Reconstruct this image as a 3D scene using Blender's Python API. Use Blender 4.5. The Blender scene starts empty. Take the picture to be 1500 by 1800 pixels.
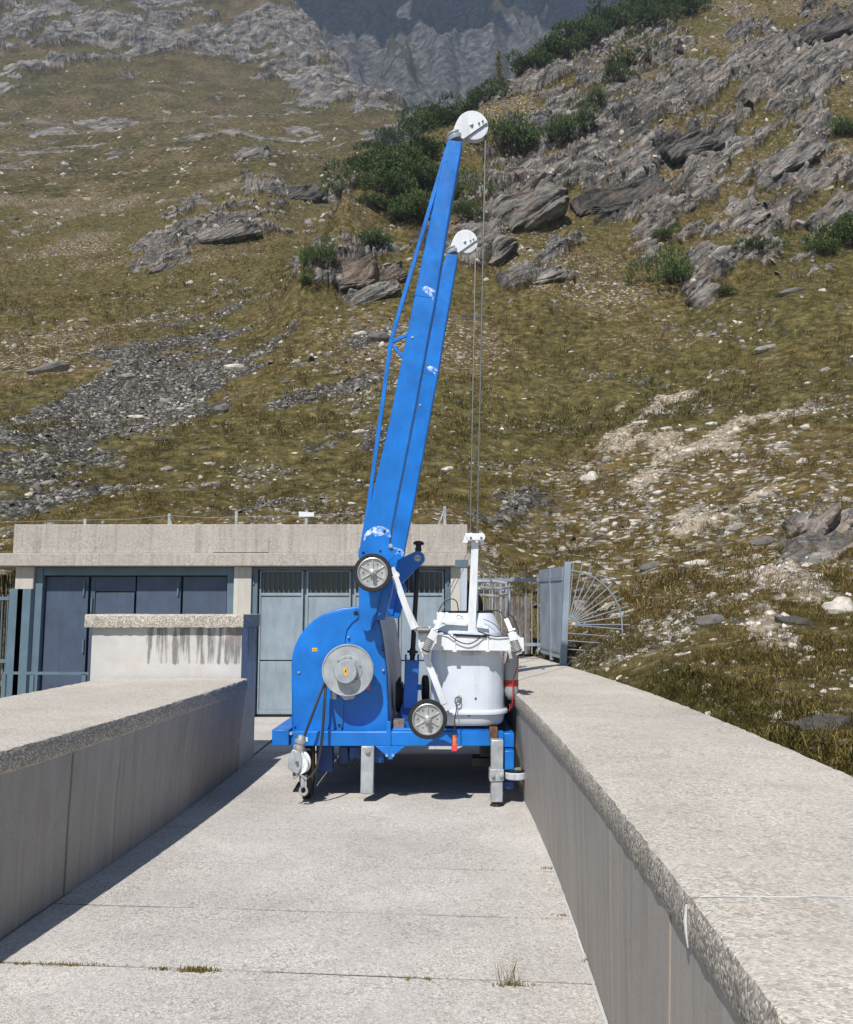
import bpy, math, random
import numpy as np
from mathutils import Vector, Matrix
random.seed(7); RNG = np.random.default_rng(11)
SC = bpy.context.scene; COL = SC.collection
# ---------------------------------------------------------------- camera, sky, sun, exposure
TH = math.atan(175/1500); CAMZ = 1.65; F = 1500.0
cam = bpy.data.cameras.new('camera'); cam.sensor_fit = 'HORIZONTAL'; cam.sensor_width = 36; cam.lens = 36*F/1500
cam.clip_start = 0.05; cam.clip_end = 6000
camo = bpy.data.objects.new('camera', cam); COL.objects.link(camo)
camo.location = (0, 0, CAMZ); camo.rotation_euler = (math.pi/2+TH, 0, 0); SC.camera = camo
LDIR = Vector((.27, .80, -1.0)).normalized()                       # direction the sunlight travels
w = bpy.data.worlds.new('World'); SC.world = w; w.use_nodes = True
nt = w.node_tree; nt.nodes.clear()
sky = nt.nodes.new('ShaderNodeTexSky'); sky.sky_type = 'NISHITA'; sky.sun_disc = False
sky.sun_elevation = math.asin(-LDIR.z); sky.sun_rotation = math.atan2(-LDIR.x, -LDIR.y)
sky.altitude = 2000; sky.air_density = 1.0; sky.dust_density = 0.6
bg = nt.nodes.new('ShaderNodeBackground'); bg.inputs[1].default_value = 0.09
ow = nt.nodes.new('ShaderNodeOutputWorld'); nt.links.new(sky.outputs[0], bg.inputs[0]); nt.links.new(bg.outputs[0], ow.inputs[0])
sl = bpy.data.lights.new('sun', 'SUN'); sl.energy = 4.2; sl.angle = math.radians(.53); sl.color = (1, .965, .915)
so = bpy.data.objects.new('sun', sl); COL.objects.link(so); so.rotation_euler = LDIR.to_track_quat('-Z', 'Y').to_euler(); so.location = (-20, -80, 100)
SC.view_settings.view_transform = 'Standard'; SC.view_settings.look = 'None'
SC.view_settings.exposure = 0.22; SC.view_settings.gamma = 1; SC.view_settings.use_curve_mapping = False
SC.render.engine = 'CYCLES'; SC.cycles.max_bounces = 6; SC.cycles.diffuse_bounces = 3; SC.cycles.glossy_bounces = 3
SC.cycles.transmission_bounces = 3; SC.cycles.volume_bounces = 0
SC.cycles.use_denoising = True

# ---------------------------------------------------------------- projection helpers (a surveyed photo point at a known depth)
def ratio(v):
    zc = -(np.asarray(v, float)-900)/F
    return (math.sin(TH)+zc*math.cos(TH))/(math.cos(TH)-zc*math.sin(TH))
def at(u, v, Y):
    zc = -(v-900)/F; dy = math.cos(TH)-zc*math.sin(TH); t = Y/dy
    return Vector(((u-750)/F*t, Y, CAMZ+t*(math.sin(TH)+zc*math.cos(TH))))
def onz(u, v, z):
    zc = -(v-900)/F; dz = math.sin(TH)+zc*math.cos(TH); t = (z-CAMZ)/dz
    return Vector(((u-750)/F*t, t*(math.cos(TH)-zc*math.sin(TH)), z))
def proj(x, y, z):
    d = y*math.cos(TH)+(z-CAMZ)*math.sin(TH); h = -y*math.sin(TH)+(z-CAMZ)*math.cos(TH)
    return 750+F*x/d, 900-F*h/d
def S(r, g, b, k=1.0):
    f = lambda c: ((c/255+.055)/1.055)**2.4 if c > 10 else c/255/12.92
    return (f(r)*k, f(g)*k, f(b)*k, 1)

# ---------------------------------------------------------------- numpy noise
def _h(ix, iy, iz, seed):
    n = (ix.astype(np.int64)*374761393+iy.astype(np.int64)*668265263+iz.astype(np.int64)*2147483647+seed*144665) & 0xffffffff
    n = ((n ^ (n >> 13))*1274126177) & 0xffffffff
    n = ((n ^ (n >> 16))*2246822519) & 0xffffffff
    return ((n ^ (n >> 15)) & 0xffff)/65535.0*2-1
def vn(x, y, z=None, seed=0):
    if z is None:
        ix, iy = np.floor(x), np.floor(y); fx, fy = x-ix, y-iy; iz = np.zeros_like(ix)
        ux, uy = fx*fx*fx*(fx*(fx*6-15)+10), fy*fy*fy*(fy*(fy*6-15)+10)
        a = _h(ix, iy, iz, seed); b = _h(ix+1, iy, iz, seed); c = _h(ix, iy+1, iz, seed); d = _h(ix+1, iy+1, iz, seed)
        return (a+(b-a)*ux)*(1-uy)+(c+(d-c)*ux)*uy
    ix, iy, iz = np.floor(x), np.floor(y), np.floor(z); fx, fy, fz = x-ix, y-iy, z-iz
    ux, uy, uz = fx*fx*(3-2*fx), fy*fy*(3-2*fy), fz*fz*(3-2*fz)
    def pl(k):
        a = _h(ix, iy, iz+k, seed); b = _h(ix+1, iy, iz+k, seed); c = _h(ix, iy+1, iz+k, seed); d = _h(ix+1, iy+1, iz+k, seed)
        return (a+(b-a)*ux)*(1-uy)+(c+(d-c)*ux)*uy
    p, q = pl(0), pl(1)
    return p+(q-p)*uz
def fbm(x, y, z=None, oct=4, seed=0, gain=.5):
    s = 0; a = 1; k = 1
    for i in range(oct):
        s = s+a*(vn(x*k+i*17.3, y*k-i*9.1, None if z is None else z*k+i*5.7, seed+i)); a *= gain; k *= 2.03
    return s
def sm(a, b, x):
    t = np.clip((x-a)/(b-a), 0, 1); return t*t*(3-2*t)

# ---------------------------------------------------------------- mesh helpers
class MB:
    def __init__(s): s.v = []; s.f = []
    def add(s, vs, fs):
        n = len(s.v); s.v += [Vector(p) for p in vs]; s.f += [tuple(i+n for i in f) for f in fs]; return s
    def prism(s, pts, vec):
        n = len(pts); vec = Vector(vec); pts = [Vector(p) for p in pts]
        return s.add(pts+[p+vec for p in pts], [tuple(range(n)), tuple(range(2*n-1, n-1, -1))]+[(i, i+n, (i+1) % n+n, (i+1) % n) for i in range(n)])
    def box(s, a, b):
        x0, y0, z0 = a; x1, y1, z1 = b
        return s.prism([(x0, y0, z0), (x1, y0, z0), (x1, y0, z1), (x0, y0, z1)], (0, y1-y0, 0))
    def bar(s, p, q, w, h, up=(0, 1, 0)):
        p, q = Vector(p), Vector(q); d = (q-p).normalized(); a = d.cross(Vector(up))
        if a.length < 1e-4: a = d.cross(Vector((1, 0, 0)))
        a.normalize(); b = a.cross(d).normalized(); a *= w/2; b *= h/2
        return s.prism([p-a-b, p+a-b, p+a+b, p-a+b], q-p)
    def tube(s, pts, r, n=8, closed=False):
        pts = [Vector(p) for p in pts]; m = len(pts); vs = []; fs = []
        ref = Vector((0.13, 1, .21))
        for i, p in enumerate(pts):
            d = (pts[(i+1) % m]-pts[i-1]) if (closed or 0 < i < m-1) else (pts[1]-pts[0] if i == 0 else pts[-1]-pts[-2])
            d.normalize(); a = d.cross(ref).normalized(); b = d.cross(a); rr = r[i] if isinstance(r, (list, tuple)) else r
            vs += [p+(a*math.cos(2*math.pi*k/n)+b*math.sin(2*math.pi*k/n))*rr for k in range(n)]
        for i in range(m if closed else m-1):
            j = (i+1) % m
            fs += [(i*n+k, i*n+(k+1) % n, j*n+(k+1) % n, j*n+k) for k in range(n)]
        if not closed: fs += [tuple(range(n-1, -1, -1)), tuple(range((m-1)*n, m*n))]
        return s.add(vs, fs)
    def lathe(s, prof, o, ax, n=40):
        o, ax = Vector(o), Vector(ax).normalized(); a = ax.cross(Vector((.3, .1, 1))).normalized(); b = ax.cross(a); vs = []; fs = []; rings = []
        for r, h in prof:
            if r < 1e-6: rings.append([len(vs)]); vs.append(o+ax*h)
            else: rings.append(list(range(len(vs), len(vs)+n))); vs += [o+ax*h+(a*math.cos(2*math.pi*k/n)+b*math.sin(2*math.pi*k/n))*r for k in range(n)]
        for p, q in zip(rings, rings[1:]):
            for k in range(n):
                k2 = (k+1) % n
                if len(p) == 1 and len(q) == 1: continue
                if len(p) == 1: fs.append((p[0], q[k], q[k2]))
                elif len(q) == 1: fs.append((p[k], q[0], p[k2]))
                else: fs.append((p[k], q[k], q[k2], p[k2]))
        return s.add(vs, fs)
    def build(s, name, mat, parent=None, bevel=0, smooth=30, **kw):
        inv = parent_inv(parent)
        me = bpy.data.meshes.new(name); me.from_pydata([tuple(inv @ p) for p in s.v], [], s.f); me.update()
        import bmesh
        bm = bmesh.new(); bm.from_mesh(me); bmesh.ops.recalc_face_normals(bm, faces=bm.faces); bm.to_mesh(me); bm.free()
        return finish(me, name, mat, parent, bevel, smooth, **kw)
ROOTM = {}
def world_m(o):
    m = o.matrix_basis.copy(); p = o.parent
    while p is not None: m = p.matrix_basis @ m; p = p.parent
    return m
def parent_inv(o): return world_m(o).inverted() if o is not None else Matrix()
def finish(me, name, mat, parent=None, bevel=0, smooth=30, label=None, cat=None, group=None, kind=None):
    o = bpy.data.objects.new(name, me); COL.objects.link(o); o.parent = parent
    if mat is not None: me.materials.append(mat)
    if smooth:
        me.polygons.foreach_set('use_smooth', [True]*len(me.polygons))
        if smooth < 180: me.set_sharp_from_angle(angle=math.radians(smooth))
    if bevel:
        m = o.modifiers.new('bevel', 'BEVEL'); m.width = bevel; m.segments = 2; m.limit_method = 'ANGLE'; m.angle_limit = math.radians(40); m.harden_normals = False
    return tag(o, label, cat, group, kind)
def tag(o, label=None, cat=None, group=None, kind=None):
    for k, x in (('label', label), ('category', cat), ('group', group), ('kind', kind)):
        if x: o[k] = x
    return o
def thing(name, loc, label, cat, group=None, rz=0):
    o = bpy.data.objects.new(name, None); COL.objects.link(o); o.location = loc; o.rotation_euler = (0, 0, rz); o.empty_display_size = .2
    o.matrix_basis = Matrix.Translation(loc) @ Matrix.Rotation(rz, 4, 'Z')
    return tag(o, label, cat, group)
def npmesh(name, v, f, attrs=None, k=4):
    """fast mesh from numpy arrays; f is (n,k)"""
    me = bpy.data.meshes.new(name); v = np.ascontiguousarray(v, np.float32); f = np.ascontiguousarray(f, np.int32)
    me.vertices.add(len(v)); me.vertices.foreach_set('co', v.ravel())
    me.loops.add(f.size); me.loops.foreach_set('vertex_index', f.ravel())
    me.polygons.add(len(f)); me.polygons.foreach_set('loop_start', np.arange(0, f.size, f.shape[1], dtype=np.int32))
    me.update(calc_edges=True)
    for n, a in (attrs or {}).items():
        at_ = me.attributes.new(n, 'FLOAT', 'POINT'); at_.data.foreach_set('value', np.ascontiguousarray(a, np.float32))
    return me

# ---------------------------------------------------------------- material helpers
class N:
    """tiny node-graph writer"""
    def __init__(s, name):
        s.m = bpy.data.materials.new(name); s.m.use_nodes = True; s.t = s.m.node_tree; s.t.nodes.clear()
        s.out = s.t.nodes.new('ShaderNodeOutputMaterial'); s.b = s.t.nodes.new('ShaderNodeBsdfPrincipled'); s.t.links.new(s.b.outputs[0], s.out.inputs[0])
    def n(s, ty, **k):
        x = s.t.nodes.new(ty)
        for a, b in k.items(): setattr(x, a, b)
        return x
    def put(s, x, sock):
        if hasattr(x, 'links') or isinstance(x, bpy.types.NodeSocket): s.t.links.new(x, sock)
        elif x is not None:
            sock.default_value = x
    def obj(s): 
        return s.n('ShaderNodeTexCoord').outputs['Object']
    def pos(s):
        return s.n('ShaderNodeNewGeometry').outputs['Position']
    def mp(s, vec, scale=(1, 1, 1), rot=(0, 0, 0), loc=(0, 0, 0)):
        x = s.n('ShaderNodeMapping'); s.put(vec, x.inputs[0]); x.inputs[1].default_value = loc; x.inputs[2].default_value = rot; x.inputs[3].default_value = scale; return x.outputs[0]
    def noise(s, vec, scale, detail=4, rough=.55, out=0, dist=0):
        x = s.n('ShaderNodeTexNoise'); s.put(vec, x.inputs['Vector']); x.inputs['Scale'].default_value = scale; x.inputs['Detail'].default_value = detail; x.inputs['Roughness'].default_value = rough; x.inputs['Distortion'].default_value = dist; return x.outputs[out]
    def vor(s, vec, scale, out='Distance', feature='F1'):
        x = s.n('ShaderNodeTexVoronoi', feature=feature); s.put(vec, x.inputs['Vector']); x.inputs['Scale'].default_value = scale; return x.outputs[out]
    def ramp(s, fac, stops, interp='LINEAR'):
        x = s.n('ShaderNodeValToRGB'); s.put(fac, x.inputs[0]); e = x.color_ramp; e.interpolation = interp
        while len(e.elements) < len(stops): e.elements.new(.5)
        for el, (p, c) in zip(e.elements, stops):
            el.position = p; el.color = c if isinstance(c, tuple) else (c, c, c, 1)
        return x.outputs[0]
    def mix(s, fac, a, b, mode='MIX'):
        x = s.n('ShaderNodeMix', data_type='RGBA', blend_type=mode); s.put(fac, x.inputs[0]); s.put(a, x.inputs[6]); s.put(b, x.inputs[7]); return x.outputs[2]
    def ma(s, op, a, b=None, c=None, clamp=False):
        x = s.n('ShaderNodeMath', operation=op, use_clamp=clamp); s.put(a, x.inputs[0]); s.put(b, x.inputs[1]); s.put(c, x.inputs[2]); return x.outputs[0]
    def attr(s, name):
        x = s.n('ShaderNodeAttribute'); x.attribute_name = name; return x.outputs['Fac']
    def sep(s, vec):
        x = s.n('ShaderNodeSeparateXYZ'); s.put(vec, x.inputs[0]); return x.outputs
    def comb(s, a, b, c):
        x = s.n('ShaderNodeCombineXYZ'); s.put(a, x.inputs[0]); s.put(b, x.inputs[1]); s.put(c, x.inputs[2]); return x.outputs[0]
    def dot(s, a, b):
        x = s.n('ShaderNodeVectorMath', operation='DOT_PRODUCT'); s.put(a, x.inputs[0]); s.put(b, x.inputs[1]); return x.outputs['Value']
    def bump(s, h, dist=.01, strength=1, normal=None):
        x = s.n('ShaderNodeBump'); x.inputs['Strength'].default_value = strength; x.inputs['Distance'].default_value = dist; s.put(h, x.inputs['Height'])
        if normal is not None: s.put(normal, x.inputs['Normal'])
        return x.outputs[0]
    def fin(s, col, rough=.7, metal=0, normal=None, spec=.5):
        s.put(col, s.b.inputs['Base Color']); s.put(rough, s.b.inputs['Roughness']); s.put(metal, s.b.inputs['Metallic']); s.b.inputs['Specular IOR Level'].default_value = spec
        if normal is not None: s.put(normal, s.b.inputs['Normal'])
        return s.m
def paint(name, col, rough=.35, var=.12, dirt=None, metal=0, bump=.0006, chips=0, chipcol=(.55, .58, .6, 1), sc=1.0, spec=.5):
    g = N(name); p = g.pos()
    n1 = g.noise(p, 3.2*sc, 5); n2 = g.noise(g.mp(p, (9, 9, 1.6)), 1.5*sc, 5, .6)
    dk = tuple(c*(1-2.2*var) for c in col[:3])+(1,); lt = tuple(min(1, c*(1+1.4*var)) for c in col[:3])+(1,)
    c = g.mix(g.ramp(n1, [(.3, 0.), (.7, 1.)]), dk, lt)
    if dirt: c = g.mix(g.ma('MULTIPLY', g.ramp(n2, [(.5, 0.), (.75, 1.)]), .55), c, dirt)
    if chips: c = g.mix(g.ramp(g.noise(p, 26*sc, 4, .7), [(1-chips-.02, 0.), (1-chips, 1.)]), c, chipcol)
    r = g.ma('ADD', g.ma('MULTIPLY', g.noise(p, 14*sc, 4), .3), rough-.15)
    return g.fin(c, r, metal, g.bump(g.noise(p, 60*sc, 3), bump), spec)
def concrete(name, base, pebble=1.0, size=90, tone=.25, rough=.85, streak=0, bumpd=.003, side=0):
    g = N(name); p = g.pos()
    big = g.noise(p, .9, 6, .6); mid = g.noise(g.mp(p, (1, 1, .6)), 5, 5, .6)
    cell = g.n('ShaderNodeTexVoronoi'); g.put(g.noise(p, 30, 2, out=1), cell.inputs['Vector']) if False else g.put(p, cell.inputs['Vector']); cell.inputs['Scale'].default_value = size
    cs = g.sep(cell.outputs['Color'])
    k = lambda m, t=(1, 1, 1): tuple(base[i]*m*t[i] for i in range(3))+(1,)
    peb = g.ramp(cs[0], [(0., k(.32)), (.16, k(.62)), (.34, k(.95, (1.08, 1, .9))), (.55, k(1.05)), (.75, k(1.18, (1.05, 1, .93))), (.92, k(1.55)), (1., k(1.75))])
    cell2 = g.n('ShaderNodeTexVoronoi'); g.put(p, cell2.inputs['Vector']); cell2.inputs['Scale'].default_value = size*.42
    big_st = g.ramp(g.sep(cell2.outputs['Color'])[1], [(.86, 0.), (.9, 1.)])
    peb = g.mix(g.ma('MULTIPLY', big_st, .7), peb, g.ramp(g.sep(cell2.outputs['Color'])[2], [(0, k(.22)), (.4, k(.45)), (.6, k(.85, (1.12, .98, .88))), (1, k(1.6))]))
    pf = g.ma('MULTIPLY', g.ramp(g.noise(p, 2.3, 5, .6), [(.32, .45), (.66, 1.)]), pebble); col = g.mix(pf, k(1), peb)
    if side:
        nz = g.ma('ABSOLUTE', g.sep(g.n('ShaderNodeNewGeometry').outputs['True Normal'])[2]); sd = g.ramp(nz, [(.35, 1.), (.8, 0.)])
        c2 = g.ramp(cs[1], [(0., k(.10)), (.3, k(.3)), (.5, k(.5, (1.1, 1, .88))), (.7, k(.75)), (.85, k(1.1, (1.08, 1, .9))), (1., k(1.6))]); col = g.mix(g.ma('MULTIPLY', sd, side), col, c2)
    col = g.mix(g.ramp(big, [(.3, 0.), (.72, 1.)]), g.mix(tone, col, k(.45)), g.mix(tone*.6, col, k(1.35)))
    col = g.mix(g.ma('MULTIPLY', g.ramp(mid, [(.52, 0.), (.75, 1.)]), .35), col, k(.6, (1.05, 1, .95)))
    if streak:
        st = g.noise(g.mp(p, (11, 11, .35)), 1.4, 5, .62); col = g.mix(g.ma('MULTIPLY', g.ramp(st, [(.5, 0.), (.72, 1.)]), streak), col, k(.35, (1, .97, .95)))
        st2 = g.noise(g.mp(p, (7, 7, .3), loc=(3, 7, 1)), 1.1, 4, .6); col = g.mix(g.ma('MULTIPLY', g.ramp(st2, [(.54, 0.), (.75, 1.)]), streak*.8), col, k(1.5))
        st3 = g.noise(g.mp(p, (5, 5, .4), loc=(9, 2, 4)), 1.3, 4, .6); col = g.mix(g.ma('MULTIPLY', g.ramp(st3, [(.58, 0.), (.75, 1.)]), streak*.5), col, k(.8, (1.35, .95, .7)))
    h = g.ma('ADD', g.ma('MULTIPLY', cell.outputs['Distance'], g.ma('MULTIPLY', pf, -1.)), g.ma('MULTIPLY', g.noise(p, 22, 5, .65), .8))
    return g.fin(col, rough, 0, g.bump(h, bumpd), .3)

M = {}
M['floor'] = concrete('walkway_concrete', S(191, 187, 181)[:3], .95, 130, .42, bumpd=.002)
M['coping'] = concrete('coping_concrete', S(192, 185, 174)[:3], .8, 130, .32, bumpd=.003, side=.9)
M['wall'] = concrete('cast_concrete', S(162, 156, 148)[:3], .22, 140, .3, streak=.42, bumpd=.0015, rough=.62)
M['facade'] = concrete('facade_concrete', S(176, 169, 160)[:3], .55, 80, .25, streak=.38, bumpd=.004)
M['pillar'] = concrete('pillar_concrete', S(196, 190, 180)[:3], .2, 100, .2, streak=.4, bumpd=.002)
M['mortar'] = concrete('joint_mortar', S(120, 112, 100)[:3], .3, 200, .4); M['earth'] = paint('joint_earth', S(52, 46, 38), .95, .3)
M['sealant'] = paint('white_sealant', S(200, 200, 195), .6, .1)
BL = (.004, .168, .58, 1)
M['blue'] = paint('blue_paint', BL, .34, .13, dirt=(.008, .12, .42, 1), chips=.26, chipcol=(.10, .30, .62, 1)); M['bluegloss'] = paint('glossy_blue_paint', BL, .27, .08)
M['blue_dark'] = paint('dark_blue_paint', (.008, .07, .28, 1), .38, .15, dirt=(.02, .05, .14, 1))
def glint_scuff_mat():  # white part paints a sun glint on the weld, scuffs on the knuckle
    g = N('glint_scuffed_blue_paint'); p = g.pos(); n = g.noise(p, 16, 5, .7)
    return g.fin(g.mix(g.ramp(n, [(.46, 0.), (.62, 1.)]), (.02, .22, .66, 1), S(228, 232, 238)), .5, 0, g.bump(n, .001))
M['scuff'] = glint_scuff_mat()  # painted sun glint at the weld, mixed with real crust at the knuckle
M['white'] = paint('white_paint', S(222, 224, 226), .3, .05, dirt=S(165, 165, 160))
M['cabin'] = paint('white_gelcoat', S(206, 212, 220), .22, .04, dirt=S(178, 180, 182))
M['greypaint'] = paint('grey_panel_paint', S(188, 193, 202), .4, .08, dirt=S(95, 100, 110))
M['galv'] = paint('galvanised_steel', S(176, 181, 184), .4, .13, dirt=S(138, 142, 144), metal=.3, sc=3)
M['alu'] = paint('dull_aluminium', S(186, 186, 184), .4, .1, dirt=S(120, 116, 108), metal=.5, sc=4)
M['steel'] = paint('steel_cable', S(120, 118, 115), .45, .1, metal=.5, sc=5)
M['black'] = paint('black_rubber', (.012, .012, .013, 1), .7, .2, dirt=(.04, .038, .035, 1), sc=3)
M['blacksteel'] = paint('black_steel', (.010, .010, .011, 1), .4, .2)
M['hose'] = paint('grey_hose', (.03, .03, .033, 1), .55, .15)
M['rust'] = paint('rusty_steel', S(110, 74, 52), .8, .3, dirt=S(70, 50, 40), sc=6)
M['rustyellow'] = paint('worn_yellow_paint', S(150, 110, 45), .7, .3, dirt=S(70, 52, 35), sc=5)
M['red'] = paint('red_paint', S(190, 50, 50), .5, .15)
M['orange'] = paint('orange_plastic', S(225, 120, 75), .5, .1)
M['redplastic'] = paint('red_plastic', S(215, 75, 80), .5, .1)
M['yellow'] = paint('yellow_sticker', S(230, 175, 40), .5, .05)
M['wood'] = paint('weathered_wood', S(120, 110, 100), .85, .25, dirt=S(80, 72, 64), sc=3)
M['doorlight'] = paint('pale_blue_door_paint', S(142, 155, 164), .45, .07, dirt=S(112, 120, 124), bump=.001)
M['doordark'] = paint('slate_blue_door', S(70, 82, 102), .5, .08, dirt=S(58, 66, 80), bump=.001)  # one even dark slate blue over the whole left door
M['frame'] = paint('teal_grey_frame_paint', S(94, 114, 126), .5, .08, dirt=S(78, 100, 112))
M['railgrey'] = paint('grey_rail_paint', S(140, 150, 162), .5, .1, dirt=S(110, 112, 115))
M['glass'] = paint('dark_window_glass', (.012, .015, .02, 1), .12, .1)
M['greycyl'] = paint('grey_cylinder_paint', S(168, 170, 168), .5, .08, dirt=S(130, 128, 120))
M['green'] = paint('dark_green_hose', (.02, .028, .018, 1), .6, .2)
# stained white wall of the block
def stained():
    g = N('stained_white_concrete'); p = g.pos(); s = g.sep(p)
    base = g.mix(g.noise(p, 4, 5), S(176, 174, 170), S(208, 206, 201))
    st = g.noise(g.mp(p, (13, 13, .7)), 1.6, 4, .62); bn = g.noise(g.mp(p, (2.2, 2.2, .5)), 1, 3, .6); lo_ = g.noise(g.mp(p, (9, 9, 3)), 2, 4, .7)
    zf = g.ma('MULTIPLY', g.ma('SUBTRACT', s[2], .93), 2.6, clamp=True)
    xf = g.ma('MULTIPLY', g.ma('ADD', s[0], 3.30), 3., clamp=True)
    k = g.ma('MULTIPLY', g.ma('ADD', g.ma('ADD', g.ma('MULTIPLY', st, 1.0), g.ma('MULTIPLY', bn, .45)), g.ma('ADD', g.ma('MULTIPLY', zf, .10), g.ma('MULTIPLY', lo_, .22))), g.ma('MULTIPLY', xf, g.ma('MINIMUM', g.ma('MULTIPLY', zf, 2.2), 1.)))
    m = g.ma('MULTIPLY', g.ramp(k, [(.88, 0.), (1.0, 1.)]), .85)
    col = g.mix(m, base, g.mix(g.noise(p, 30, 3), S(84, 84, 82), S(128, 124, 118)))
    lo = g.ramp(g.noise(g.mp(p, (3, 3, 2)), 2, 4), [(.5, 0.), (.75, 1.)]); col = g.mix(g.ma('MULTIPLY', lo, .4), col, S(190, 160, 140))
    return g.fin(col, .8, 0, g.bump(g.noise(p, 40, 4), .002), .3)
M['stained'] = stained()

# ---------------------------------------------------------------- hillside
# surveyed profiles: photo column -> (depth m, photo row) pairs along the ground, front to back
COLS = {
 -450: [(13, 1080), (18, 960), (24, 870), (38, 735), (60, 590), (85, 470), (130, 380), (200, 280), (290, 170), (330, 110), (400, -20), (520, -200)],
 0: [(13, 1080), (17, 980), (20, 920), (26, 850), (40, 715), (60, 595), (85, 490), (130, 400), (200, 300), (290, 190), (330, 132), (380, 60), (450, -40), (560, -180)],
 200: [(13, 1080), (17, 980), (20, 925), (28, 835), (40, 715), (55, 610), (75, 520), (100, 450), (140, 380), (200, 300), (280, 205), (330, 140), (370, 75), (440, -20), (540, -150)],
 350: [(13, 1080), (17, 980), (20, 930), (28, 835), (40, 710), (55, 600), (72, 510), (88, 440), (110, 395), (140, 350), (200, 290), (280, 210), (335, 140), (380, 70), (440, -10), (540, -130)],
 480: [(13, 1080), (17, 980), (20, 930), (27, 845), (36, 735), (46, 625), (56, 545), (70, 480), (90, 425), (110, 370), (140, 325), (220, 270), (300, 200), (340, 150), (380, 80), (430, -10), (500, -100)],
 525: [(13, 1080), (17, 980), (20, 930), (27, 845), (36, 735), (45, 625), (50, 545), (51.2, 492), (53, 478), (58, 500), (72, 480), (100, 420), (150, 350), (220, 280), (300, 205), (350, 140), (400, 60), (438, 10), (450, 40), (500, 150)],
 560: [(13, 1080), (17, 980), (20, 930), (27, 845), (36, 735), (45, 620), (50, 540), (51.4, 465), (55, 425), (59, 450), (70, 470), (100, 420), (140, 350), (220, 280), (300, 210), (345, 145), (395, 70), (425, 45), (435, 70), (500, 200)],
 600: [(13, 1080), (17, 980), (20, 930), (27, 845), (36, 735), (45, 620), (52, 535), (53.8, 465), (58, 400), (63, 335), (67, 372), (85, 430), (130, 370), (200, 300), (300, 210), (345, 155), (385, 98), (395, 120), (450, 260)],
 640: [(13, 1080), (17, 980), (20, 930), (27, 845), (36, 735), (45, 620), (52, 530), (56, 460), (62, 380), (68, 315), (73, 285), (77, 320), (95, 400), (160, 330), (240, 260), (320, 190), (355, 146), (365, 170), (420, 300)],
 690: [(13, 1080), (17, 980), (20, 930), (27, 842), (36, 730), (45, 620), (53, 520), (60, 430), (67, 350), (74, 285), (79, 250), (84, 285), (110, 370), (180, 310), (260, 240), (330, 174), (340, 200), (400, 320)],
 740: [(13, 1080), (17, 980), (20, 930), (27, 842), (36, 730), (45, 615), (54, 505), (62, 405), (70, 325), (78, 258), (84, 222), (90, 250), (130, 330), (200, 280), (260, 235), (300, 204), (310, 225), (380, 330)],
 800: [(13, 1080), (17, 1000), (20, 930), (27, 842), (36, 730), (45, 610), (54, 500), (62, 410), (70, 330), (78, 258), (86, 205), (92, 240), (130, 320), (300, 320), (400, 400)],
 860: [(13, 1100), (17, 1020), (20.5, 945), (27, 855), (36, 735), (46, 608), (55, 495), (64, 400), (74, 310), (82, 240), (94, 168), (100, 200), (140, 320), (400, 400)],
 920: [(12, 1145), (14, 1105), (17, 1030), (21, 950), (27, 860), (36, 740), (46, 610), (56, 490), (66, 390), (78, 290), (88, 215), (103, 115), (109, 145), (150, 280), (400, 400)],
 1000: [(10, 1180), (12, 1135), (14, 1085), (17, 1020), (21, 940), (27, 860), (35, 755), (45, 625), (56, 500), (67, 385), (79, 280), (93, 175), (110, 92), (122, 58), (130, 90), (180, 240), (400, 400)],
 1100: [(8, 1225), (9.5, 1180), (12, 1110), (16, 1025), (21, 930), (28, 825), (37, 715), (47, 600), (58, 480), (70, 350), (83, 240), (99, 125), (114, 50), (128, 15), (138, 50), (200, 240), (400, 400)],
 1200: [(6.2, 1275), (7.5, 1215), (10, 1130), (14, 1035), (20, 925), (28, 810), (38, 695), (48, 585), (60, 450), (72, 330), (85, 210), (100, 100), (118, 10), (132, -30), (150, 20), (200, 200), (400, 400)],
 1400: [(4.6, 1345), (6, 1265), (8, 1180), (11.5, 1070), (17, 940), (24, 820), (32, 710), (41, 610), (51, 495), (63, 365), (76, 245), (90, 130), (105, 35), (122, -60), (140, -110), (170, 0), (400, 300)],
 1650: [(4, 1400), (5.2, 1285), (7.5, 1170), (11, 1050), (17, 910), (24, 790), (32, 675), (41, 575), (51, 460), (63, 325), (76, 200), (90, 85), (105, -10), (122, -100), (140, -150), (170, 0), (400, 300)],
 2050: [(3.4, 1400), (4.5, 1290), (7, 1140), (11, 1010), (17, 870), (24, 740), (32, 625), (41, 525), (51, 410), (63, 275), (76, 150), (90, 35), (105, -60), (122, -150), (140, -200), (170, 0), (400, 300)],
}
# plan of the dam crest: edges read as quadratic curves x(y)
def curve(pts, z, deg=2):
    P = np.array([onz(u, v, z)[:2] for u, v in pts]); return np.poly1d(np.polyfit(P[:, 1], P[:, 0], deg))
CT = .92; CU = .79
XR = curve([(1070, 1800), (1004, 1594), (975, 1528), (931.7, 1424.6)], 0)
XL = curve([(443, 1332), (310, 1433), (200, 1513), (0, 1652)], 0)
XCR = curve([(907, 1220), (1020.5, 1342), (1095, 1427), (1235.5, 1606.5), (1376, 1800)], CT)
CTL = .95; XCL = curve([(433, 1193), (361.7, 1218), (213, 1260), (113, 1288), (0, 1320.7)], CTL)
XRO = curve([(1500, 1360), (1363.7, 1304.7), (1173.5, 1226), (1045, 1184.8), (1008, 1173)], CT)
def clampy(f, lo, hi):                                              # straight continuation beyond the surveyed stretch
    d = f.deriv()
    def g(y):
        y = np.asarray(y, float); c = np.clip(y, lo, hi); return f(c)+d(c)*(y-c)
    return g
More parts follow.
